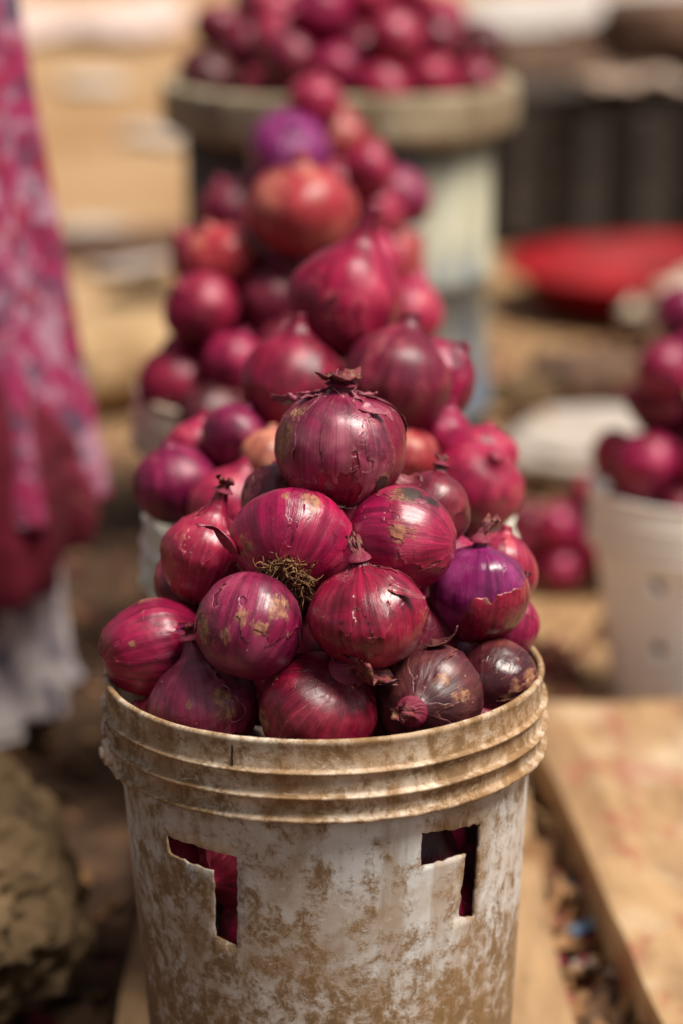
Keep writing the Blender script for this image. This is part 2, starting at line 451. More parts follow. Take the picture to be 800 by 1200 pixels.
def wall_with_holes(rt, rb, zt, zb, holes, nth=120, nz=26, jag=0.0004, seed=1):
    """The bucket's side as a cone sheet with real openings cut through it (holes: lists of (degrees, z))."""
    pts, edges = [], []
    for i in range(nth + 1):
        for j in range(nz + 1):
            pts.append((-180 + 360 * i / nth, (zb + (zt - zb) * j / nz)))
    K = rt * math.pi / 180                     # degrees -> metres, so that the plane is even
    pts = [Vector((a * K, z)) for a, z in pts]
    polys = []
    rr = random.Random(seed)
    for h in holes:
        q = [Vector((a * K, z)) for a, z in h]
        out = []
        for a, b in zip(q, q[1:] + q[:1]):
            k = max(2, int((b - a).length / 0.0035))
            for s in range(k):
                p = a.lerp(b, s / k)
                out.append(p + Vector((rr.gauss(0, jag), rr.gauss(0, jag))))
        polys.append(out)
    def inside(p, poly):
        c = False
        for a, b in zip(poly, poly[1:] + poly[:1]):
            if (a.y > p.y) != (b.y > p.y) and p.x < (b.x - a.x) * (p.y - a.y) / (b.y - a.y) + a.x: c = not c
        return c
    def nearp(p):
        return any(inside(p, po) or min((p - v).length for v in po) < 0.0012 for po in polys)
    if polys: pts = [p for p in pts if abs(p.x) > 179 * K or not nearp(p)]
    for po in polys:
        s = len(pts); pts += po
        edges += [(s + i, s + (i + 1) % len(po)) for i in range(len(po))]
    v2, e2, f2, *_ = delaunay_2d_cdt(pts, edges, [], 0, 1e-7)
    Fc = []
    for f in f2:
        c = sum((v2[i] for i in f), Vector((0, 0))) / len(f)
        if not any(inside(c, po) for po in polys): Fc.append(tuple(f))
    V = []
    for v in v2:
        a = v.x / K * math.pi / 180; r = rb + (rt - rb) * (v.y - zb) / (zt - zb)
        V.append((r * math.cos(a), r * math.sin(a), v.y))
    me = bpy.data.meshes.new('bucket_body')
    bm = bmesh.new()
    vs = [bm.verts.new(v) for v in V]
    for f in Fc:
        try: bm.faces.new([vs[i] for i in f])
        except ValueError: pass
    bmesh.ops.remove_doubles(bm, verts=bm.verts, dist=2e-5)
    bmesh.ops.delete(bm, geom=[v for v in bm.verts if not v.link_faces], context='VERTS')
    bmesh.ops.recalc_face_normals(bm, faces=bm.faces)
    ref = max(bm.faces, key=lambda f: f.calc_area())
    cc = ref.calc_center_median()
    if ref.normal.dot(Vector((cc.x, cc.y, 0))) < 0: bmesh.ops.reverse_faces(bm, faces=bm.faces)
    for f in bm.faces: f.smooth = True
    bm.to_mesh(me); bm.free()
    return me

RIM = [(.1375, -.056), (.1405, -.030), (.1432, -.004), (.1440, -.0006), (.1462, .0004), (.1478, -.0008), (.1482, -.0026), (.1474, -.0044),
       (.1470, -.0190), (.1476, -.0202), (.1500, -.0206), (.1506, -.0215), (.1500, -.0225), (.1476, -.0229), (.1470, -.0240),
       (.1468, -.0350), (.1476, -.0362), (.1504, -.0366), (.1510, -.0377), (.1504, -.0388), (.1474, -.0392), (.1464, -.0404),
       (.1460, -.0490), (.1468, -.0508), (.1500, -.0520), (.1506, -.0536), (.1496, -.0546), (.1480, -.0538), (.1440, -.0525), (.1385, -.0515)]

def ear(parent, ang, R, z, mat, s=1.0):
    """Lug for the wire handle: a round-cornered block with a raised boss, between the rim's ridges."""
    bm = bmesh.new()
    bmesh.ops.create_cube(bm, size=1.0)
    for v in bm.verts: v.co = Vector((v.co.x * .012 * s, v.co.y * .044 * s, v.co.z * .036 * s))
    bmesh.ops.bevel(bm, geom=bm.edges[:], offset=.004 * s, segments=3, affect='EDGES')
    m = Matrix.Translation((.007 * s, 0, -.001)) @ Matrix.Rotation(math.pi / 2, 4, 'Y')
    bmesh.ops.create_cone(bm, cap_ends=True, segments=20, radius1=.0105 * s, radius2=.0085 * s, depth=.007 * s, matrix=m)
    m2 = Matrix.Translation((.0108 * s, 0, -.001)) @ Matrix.Rotation(math.pi / 2, 4, 'Y')
    bmesh.ops.create_cone(bm, cap_ends=True, segments=14, radius1=.005 * s, radius2=.004 * s, depth=.004 * s, matrix=m2)
    me = bpy.data.meshes.new('handle_ear'); bm.to_mesh(me); bm.free()
    for p in me.polygons: p.use_smooth = False
    o = mk_obj('handle_ear', me, mat, parent)
    o.location = (R * math.cos(ang), R * math.sin(ang), z); o.rotation_euler = (0, 0, ang)
    return o

def bucket(loc, H, s, body_mat, rim_mat, label, seed, holes=(), rot=0.0, tilt=(0, 0), crack=None, sz=1.0, rb=0.120):
    root = empty('plastic_bucket', loc)
    root.rotation_euler = (tilt[0], tilt[1], rot)
    tag(root, label, 'bucket', 'plastic buckets of onions')
    V, Fc = lathe_np([(r * s, z * sz + H) for r, z in RIM], 160, 0.0010, seed, {24: .0004, 25: .0011, 26: .0010, 4: .0003, 5: .0003})
    rim = mk_obj('rim', mk_mesh('rim', V, Fc), rim_mat, root)
    zt = H - .051 * sz
    body = mk_obj('body', wall_with_holes(.1392 * s, rb * s, zt, 0.004, holes, seed=seed), body_mat, root)
    md = body.modifiers.new('thick', 'SOLIDIFY'); md.thickness = .0022; md.offset = -1
    V, Fc = lathe_np([(0.001, .004), (rb * s * .6, .003), (rb * s - .002, .004), (rb * s - .0005, 0.0), (rb * s - .004, 0.0), (0.001, 0.001)], 64)
    mk_obj('base', mk_mesh('base', V, Fc), body_mat, root)
    for a in (math.radians(197), math.radians(17)):
        ear(root, a - rot, .1425 * s, H - .043 * sz, rim_mat, s)
    if crack is not None:
        bm = bmesh.new()
        a = math.radians(crack)
        prev = None
        for k in range(9):
            z = H - .0055 - .0145 * k / 8
            aa = a + random.Random(k).gauss(0, .0012)
            w = .00055 if 0 < k < 8 else .0002
            r = .1476
            row = [bm.verts.new((r * math.cos(aa + t), r * math.sin(aa + t), z)) for t in (-w / r, w / r)]
            row += [bm.verts.new(((r - .002) * math.cos(aa + t), (r - .002) * math.sin(aa + t), z)) for t in (w / r, -w / r)]
            if prev:
                for i in range(4): bm.faces.new((prev[i], prev[(i + 1) % 4], row[(i + 1) % 4], row[i]))
            prev = row
        me = bpy.data.meshes.new('crack'); bm.to_mesh(me); bm.free()
        mk_obj('crack', me, simple_mat('grimy crack', (.02, .012, .008), (.04, .02, .012)), rim)
    return root

HOLES1 = [[(-139.77, .2859), (-126.44, .2856), (-114.01, .2843), (-115.45, .2187), (-122.83, .2239), (-121.98, .2702), (-138.49, .2724)],
          [(-63.66, .2982), (-43.19, .2918), (-44.17, .2254), (-50.44, .2300), (-48.66, .2746), (-63.74, .2743)]]
bucket((-.006, 0, .04), .37, 1.0, M_WHITE, M_WRIM, 'mud stained white bucket with two angular cutouts, heaped with onions', 1, HOLES1, 0, (0, math.radians(-0.9)), crack=-112.5)
bucket((-.010, .325, .04), .388, 1.0, M_GREEN, M_GREEN, 'pale greenish bucket standing directly behind the bucket with cutouts', 2, rot=.5)
bucket((-.055, .80, .04), .385, 1.0, M_TANB, M_TANB, 'weathered tan bucket between the pale greenish bucket and the pinkish one', 3, rot=.9)
bucket((-.050, 1.27, .04), .37, 1.0, M_PINKB, M_PINKB, 'faded pinkish bucket in front of the big drum', 4, rot=-.4)
def dots(angs, zs, r, R):
    return [[(a + math.degrees(r / R) * math.cos(t), z + r * math.sin(t)) for t in np.linspace(0, 2 * math.pi, 14, endpoint=False)] for a in angs for z in zs]
bucket((.396, 1.06, .0), .258, .84, M_CLEAN, M_CRIM, 'short white bucket with rows of round holes, on the ground', 6, dots((-139, -94, -49, -4, 41), (.168, .094, .030), .0085, .12), rot=.3, sz=1.15, rb=.108)

# ------------------------------------------------------------------ the big drum behind the row
def drum():
    root = empty('drum', (-.003, 1.80, 0))
    tag(root, 'big weathered drum with a broad rim, heaped with onions', 'drum')
    prof = [(.190, 0), (.196, .004), (.203, .18), (.209, .185), (.209, .197), (.203, .203), (.206, .36), (.212, .365), (.212, .377), (.206, .383), (.208, .555)]
    V, Fc = lathe_np(prof, 96, .003, 3)
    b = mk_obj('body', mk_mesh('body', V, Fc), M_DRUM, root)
    b.modifiers.new('thick', 'SOLIDIFY').thickness = .004
    prof = [(.204, .552), (.205, .605), (.214, .622), (.233, .6225), (.2365, .619), (.2375, .612), (.2365, .572), (.2350, .565), (.231, .562), (.221, .560), (.205, .5515)]
    V, Fc = lathe_np(prof, 96, .004, 8, {4: .003, 5: .004, 6: .004})
    mk_obj('rim', mk_mesh('rim', V, Fc), M_DRIM, root)
    V, Fc = lathe_np([(.001, .588), (.2, .588), (.2, .575), (.001, .575)], 48)
    mk_obj('inner_board', mk_mesh('inner_board', V, Fc), M_DRUM, root)
drum()

# ------------------------------------------------------------------ onions
FWD = np.array([0, math.cos(PITCH), -math.sin(PITCH)]); UPV = np.array([0, math.sin(PITCH), math.cos(PITCH)]); RGT = np.array([1., 0, 0])
def vw(x, y, t):
    """a direction given as seen from the aisle where one stands: right, up, towards"""
    d = RGT * x + UPV * y - FWD * t
    return d / np.linalg.norm(d)

def catmull(P, n):
    P = np.array(P, dtype=float)
    P = np.vstack([2 * P[0] - P[1], P, 2 * P[-1] - P[-2]])
    m = len(P) - 3
    u = np.linspace(0, m - 1e-9, n)
    k = u.astype(int); t = (u - k)[:, None]
    a, b, c, d = P[k], P[k + 1], P[k + 2], P[k + 3]
    return 0.5 * (2 * b + (c - a) * t + (2 * a - 5 * b + 4 * c - d) * t ** 2 + (3 * b - a - 3 * c + d) * t ** 3)

def onion_grid(seed, asp, tear, nu, nv):
    """Unit onion: neck along +Z. tear 0 = round with a pinched top, 1 = teardrop."""
    L = lambda a, b: a + (b - a) * tear
    A = asp
    pts = [(.002, -.955 * A), (.10, -.975 * A), (.30, -.94 * A), (.58, -.80 * A), (.83, -.52 * A), (.97, -.18 * A), (1.0, .08 * A), (L(.95, .92), .38 * A),
           (L(.79, .71), .68 * A), (L(.54, .47), .89 * A), (L(.30, .31), L(.985, 1.06) * A), (L(.18, .22), L(1.05, 1.24) * A), (L(.135, .155), L(1.12, 1.44) * A), (L(.12, .13), L(1.17, 1.55) * A), (.002, L(1.18, 1.57) * A)]
    pr = catmull(pts, nv)
    pr[:, 0] = np.clip(pr[:, 0], .002, None)
    th = np.linspace(0, 2 * np.pi, nu, endpoint=False)
    r = pr[:, 0][:, None]; z = pr[:, 1][:, None] + 0 * th[None]
    D = np.stack([np.cos(th)[None] * r, np.sin(th)[None] * r, z], -1)
    lump = 1 + .085 * fbm(D * 1.15 + seed * 3.1, seed, 2)
    t = np.linspace(0, 1, nv)[:, None] + 0 * th[None]
    pol = np.stack([np.cos(th)[None] + 0 * t, np.sin(th)[None] + 0 * t, t * 2.4], -1)
    rid = fbm(pol * np.array([5.5, 5.5, .45]) + seed, seed + 3, 3) * .022 + fbm(pol * np.array([16, 16, .8]) + seed, seed + 6, 2) * .005
    wr = fbm(D * 6 + seed, seed + 9, 3) * .006
    rr = lump + (rid + wr) * smooth(0, .2, r + 0 * th[None])
    # pinched folds where the skin gathers into the neck
    g = smooth(.72, .95, t) * .12 * np.sin(th[None] * 7 + seed + 2 * np.sin(th[None] * 2 + seed)) * (.6 + .4 * np.sin(th[None] * 3 + seed * 2))
    rr = rr + g * smooth(1.0, .25, r)
    P = D.copy()
    P[..., 0] *= rr; P[..., 1] *= rr; P[..., 2] *= lump
    P[..., 0] += .05 * np.sin(seed * 1.7) * P[..., 2] ** 2; P[..., 1] += .05 * np.cos(seed * 2.3) * P[..., 2] ** 2
    return P, pol

def grid_normals(P):
    du = np.roll(P, -1, 1) - np.roll(P, 1, 1)
    dv = np.gradient(P, axis=0)
    n = np.cross(du, dv)
    return n / (np.linalg.norm(n, axis=-1, keepdims=True) + 1e-12)

def grid_faces(nv, nu):
    J, I = np.meshgrid(np.arange(nv - 1), np.arange(nu), indexing='ij')
    a = J * nu + I; b = J * nu + (I + 1) % nu; c = (J + 1) * nu + (I + 1) % nu; d = (J + 1) * nu + I
    return np.stack([a, b, c, d], -1).reshape(-1, 4)

def clip_shell(V, F4, f, extra):
    """Keeps the part of the grid where f > 0, cut along the line f = 0."""
    T = np.concatenate([F4[:, [0, 1, 2]], F4[:, [0, 2, 3]]])
    pos = f[T] > 0
    k = pos.sum(1)
    nV = [tuple(v) for v in V]; nf = list(f); nx = {a: list(map(tuple, e)) if e.ndim == 2 else list(e) for a, e in extra.items()}
    out = [tuple(t) for t in T[k == 3]]
    cache = {}
    def cut(a, b):
        key = (min(a, b), max(a, b))
        if key not in cache:
            s = f[a] / (f[a] - f[b])
            cache[key] = len(nV)
            nV.append(tuple(np.array(V[a]) * (1 - s) + np.array(V[b]) * s)); nf.append(0.0)
            for an, e in extra.items():
                q = e[a] * (1 - s) + e[b] * s
                nx[an].append(tuple(q) if e.ndim == 2 else float(q))
        return cache[key]
    for t, p in zip(T[(k == 1) | (k == 2)], pos[(k == 1) | (k == 2)]):
        for _ in range(3):
            if p.sum() == 1 and p[0]: break
            if p.sum() == 2 and not p[0]: break
            t = np.roll(t, -1); p = np.roll(p, -1)
        a, b, c = map(int, t)
        if p.sum() == 1: out.append((a, cut(a, b), cut(a, c)))
        else:
            x, y = cut(a, b), cut(a, c)
            out.append((b, c, x)); out.append((c, y, x))
    used = sorted({i for t in out for i in t})
    re = {i: j for j, i in enumerate(used)}
    return (np.array([nV[i] for i in used]), [tuple(re[i] for i in t) for t in out], np.array([nf[i] for i in used]),
            {a: np.array([e[i] for i in used]) for a, e in nx.items()})

def rot_to(axis, spin):
    q = Vector((0, 0, 1)).rotation_difference(Vector(axis))
    return (q @ Quaternion((0, 0, 1), spin)).to_matrix()

def neck_mesh(seed, r0, ln, nu=26, nv=14, ragged=.5, flare=.25, bend=.3):
    """A dried, twisted papery neck with a torn open end."""
    rr = random.Random(seed)
    th = np.linspace(0, 2 * np.pi, nu, endpoint=False)
    t = np.linspace(0, 1, nv)[:, None]
    hgt = 1 + ragged * fbm(np.stack([np.cos(th) * 2.6, np.sin(th) * 2.6, th * 0 + seed], -1), seed, 3)
    rad = r0 * (1.25 - .75 * smooth(0, .45, t) + flare * smooth(.5, 1, t) * (1 + .8 * fbm(np.stack([np.cos(th) * 3, np.sin(th) * 3, th * 0 + seed * 2], -1), seed + 4, 2)[None]))
    fold = 1 + .28 * np.sin(th[None] * 5 + seed + t * 2.2) * smooth(.05, .5, t)
    tw = th[None] + t * 1.3
    z = t * ln * hgt[None]
    a = rr.uniform(0, 6.28)
    bx = bend * ln * t ** 2
    P = np.stack([rad * fold * np.cos(tw) + bx * math.cos(a), rad * fold * np.sin(tw) + bx * math.sin(a), z], -1)
    P = P + np.stack([fbm(P / r0 * 1.6 + k * 7 + seed, seed + k, 3) for k in range(3)], -1) * r0 * .30 * smooth(.1, .6, t)[..., None]
    inner = P[-1] * 1.0
    cen = P[-1].mean(0); cen = cen - np.array([0, 0, ln * .45])
    ring = P[-1] * .35 + cen * .65
    Pn = np.concatenate([P, ring[None]])
    pol = np.stack([np.cos(th)[None] + 0 * t, np.sin(th)[None] + 0 * t, t + 0 * th[None]], -1)
    pol = np.concatenate([pol, pol[-1:]])
    F4 = [tuple(f) for f in grid_faces(nv + 1, nu)] + [tuple(nv * nu + i for i in range(nu))]
    return mk_mesh('neck', Pn.reshape(-1, 3), F4, {'pol': pol.reshape(-1, 3)})

def strand_mesh(name, curves, sides=4):
    V, Fc = [], []
    for pts, rad in curves:
        pts = [Vector(p) for p in pts]
        base = len(V); n = len(pts)
        for i, p in enumerate(pts):
            d = (pts[min(i + 1, n - 1)] - pts[max(i - 1, 0)]).normalized()
            u = d.orthogonal().normalized(); v = d.cross(u)
            rr = rad * (1 - .75 * i / (n - 1))
            for k in range(sides):
                a = 2 * math.pi * k / sides
                V.append(p + u * rr * math.cos(a) + v * rr * math.sin(a))
        for i in range(n - 1):
            for k in range(sides):
                a = base + i * sides + k; b = base + i * sides + (k + 1) % sides
                Fc.append((a, b, b + sides, a + sides))
        Fc.append(tuple(base + k for k in range(sides))[::-1]); Fc.append(tuple(base + (n - 1) * sides + k for k in range(sides)))
    return mk_mesh(name, V, Fc)

def root_tuft(seed, r0, ln, n=90, spread=1.0):
    rr = random.Random(seed)
    cs = []
    for _ in range(n):
        a = rr.uniform(0, 6.283); q = math.sqrt(rr.random()) * r0
        p = Vector((q * math.cos(a), q * math.sin(a), .12 * r0))
        d = Vector((math.cos(a) * q / r0 * spread + rr.gauss(0, .35), math.sin(a) * q / r0 * spread + rr.gauss(0, .35), -.8)).normalized()
        L = ln * rr.uniform(.4, 1.1); pts = [p]
        for k in range(6):
            d = (d + Vector((rr.gauss(0, .38), rr.gauss(0, .38), rr.gauss(0, .3)))).normalized()
            p = p + d * L / 6; pts.append(p)
        cs.append((pts, r0 * rr.uniform(.035, .075)))
    return strand_mesh('root_tuft', cs)

def flap_mesh(seed, L, W, curl, n=14, m=9, taper=.75, crumple=.12):
    """A torn papery strip of skin: starts at the origin, runs along +X, curls up towards +Z."""
    V, F4, pol, ed = [], [], [], []
    for i in range(n):
        s = i / (n - 1)
        ang = curl * s
        x = L * (math.sin(ang) / curl if abs(curl) > 1e-3 else s); z = L * ((1 - math.cos(ang)) / curl if abs(curl) > 1e-3 else 0)
        w = W * (1 - taper * s ** 1.5) * (1 + .35 * float(vnoise(np.array([s * 5., seed, 0.]), seed)))
        for j in range(m):
            t = j / (m - 1) * 2 - 1
            q = np.array([s * 3 + seed, t * 2, seed * 1.3])
            k = crumple * W
            V.append((x + k * float(vnoise(q, seed)), t * w / 2 + k * .5 * float(vnoise(q + 5, seed)), z + k * float(fbm(q * 1.6 + 9, seed, 2)) + .18 * w * t * t))
            pol.append((math.cos(t), math.sin(t), s)); ed.append(min(1 - abs(t), (1 - s)) * 1.2)
    for i in range(n - 1):
        for j in range(m - 1):
            a = i * m + j; F4.append((a, a + m, a + m + 1, a + 1))
    return mk_mesh('skin_flap', V, F4, {'pol': pol, 'edge': ed})

def build_onion(pos, r, wh, axis, pal, label, seed, group, nu=140, nv=96, tear=.3, asp=None, tans=(), darks=(), layers=(), neck=(.2, .35), dull=.25, rough=.36, root=None, flaps=(), spin=None, mats=None, ntan=.0, neck_args=None, skinpal=None):
    """One onion of its own: Empty > body (> root_tuft), neck, skin_layer, skin_flap."""
    rt = empty('red_onion', pos)
    tag(rt, label, 'onion', group)
    asp = asp or 1 / wh
    R = r * 2 / (1 + asp) if asp < 1.6 else r
    spin = seed * 1.3 if spin is None else spin
    M = np.array(rot_to(axis, spin))
    P, pol = onion_grid(seed, asp, tear, nu, nv)
    N = grid_normals(P)
    if (N[nv // 2] * P[nv // 2]).sum() < 0: N = -N
    mid = P[nv // 2].mean(0) * 0
    W = P @ M.T                                       # unit, in world directions
    U = W / (np.linalg.norm(W, axis=-1, keepdims=True) + 1e-9)
    tan = np.zeros(P.shape[:2]) - .35; dk = np.zeros(P.shape[:2]) - .5
    nz = fbm(P * 2.2 + seed, seed + 20, 3)
    for d, size, st in tans:
        d = vw(*d); a = np.arccos(np.clip(U @ d, -1, 1)); tan = np.maximum(tan, st * (1 - a / size) + .25 + nz * .25)
    for d, size, st in darks:
        d = vw(*d); a = np.arccos(np.clip(U @ d, -1, 1)); dk = np.maximum(dk, st * (1 - a / size) + .25 + nz * .2)
    if ntan: tan = np.maximum(tan, nz * 1.4 - .55 + ntan)
    if mats: bm_, sm_ = mats
    else:
        dkc, mdc, ltc = PAL[pal]
        bm_ = onion_mat('onion', dkc, mdc, ltc, seed, dull, rough)
        sm_ = onion_mat('onion skin', *(tuple(min(1, x * k) for x, k in zip(q, (1.10, 1.1, 0.95))) for q in (PAL[skinpal] if skinpal else (dkc, mdc, ltc))), seed=seed + 4.4, dull=dull, rough=rough + .05, skin=True)
    F4 = grid_faces(nv, nu)
    body = mk_obj('body', mk_mesh('body', (W * R).reshape(-1, 3), [tuple(f) for f in F4], {'pol': pol.reshape(-1, 3), 'tan': tan.ravel(), 'dk': dk.ravel()}), bm_, rt)
    for li, (d, bias, k, fr, lift) in enumerate(layers):
        f = (fbm(pol * np.array([1.25, 1.25, .62]) * fr + seed * 2.7 + li * 11, seed + 31 + li, 3, .5) * .75 + fbm(P * fr * 2.6 + seed, seed + 77 + li, 4, .5) * .22) + bias
        if d is not None: f = f + k * (U @ vw(*d))
        f[: 2] = -1 if d is not None else f[: 2]
        off = .003 + .003 * li + 1.5 * lift * np.exp(-np.clip(f, 0, None) / .06) * smooth(.05, .6, fbm(P * 2.2 + 3 + li, seed + 50, 2))
        S = (P + N * off[..., None]) @ M.T * R
        V2, F2, f2, ex = clip_shell(S.reshape(-1, 3), F4, f.ravel(), {'pol': pol.reshape(-1, 3), 'tan': tan.ravel(), 'dk': dk.ravel()})
        if len(F2) < 20: continue
        ex['edge'] = f2
        so = mk_obj('skin_layer', mk_mesh('skin_layer', V2, F2, ex), sm_, rt)
        sd = so.modifiers.new('thick', 'SOLIDIFY'); sd.thickness = .00016; sd.offset = 1
    top = W[-3].mean(0) * R
    if neck:
        no = mk_obj('neck', neck_mesh(seed + 5, R * neck[0], R * neck[1], **(neck_args or {})), M_NECK, rt)
        base = W[int(nv * .90)].mean(0) * R
        no.matrix_local = Matrix.Translation(Vector(base)) @ Matrix(M.tolist()).to_4x4()
    if root:
        ro = tag(mk_obj('root_tuft', root_tuft(seed, R * root[0], R * root[1], *root[2:]), M_ROOT, rt), kind='stuff')
        ro.matrix_local = Matrix.Translation(Vector(W[0].mean(0) * R)) @ Matrix(M.tolist()).to_4x4()
    for k, (d, dirn, L, Wd, curl) in enumerate(flaps):
        d = vw(*d)
        ii = np.unravel_index(np.argmax(U @ d), U.shape[:2])
        p = Vector((W[ii] + .004 * d) * R); nrm = Vector((N[ii] @ M.T))
        x = Vector(vw(*dirn)); x = (x - nrm * x.dot(nrm)).normalized(); y = nrm.cross(x)
        fo = mk_obj('skin_flap', flap_mesh(seed * 3 + k, L * R, Wd * R, curl), sm_, rt)
        fo.matrix_local = Matrix.Translation(p - x * .05 * R) @ Matrix((x, y, nrm)).transposed().to_4x4()
        sd = fo.modifiers.new('thick', 'SOLIDIFY'); sd.thickness = .0004
    return rt

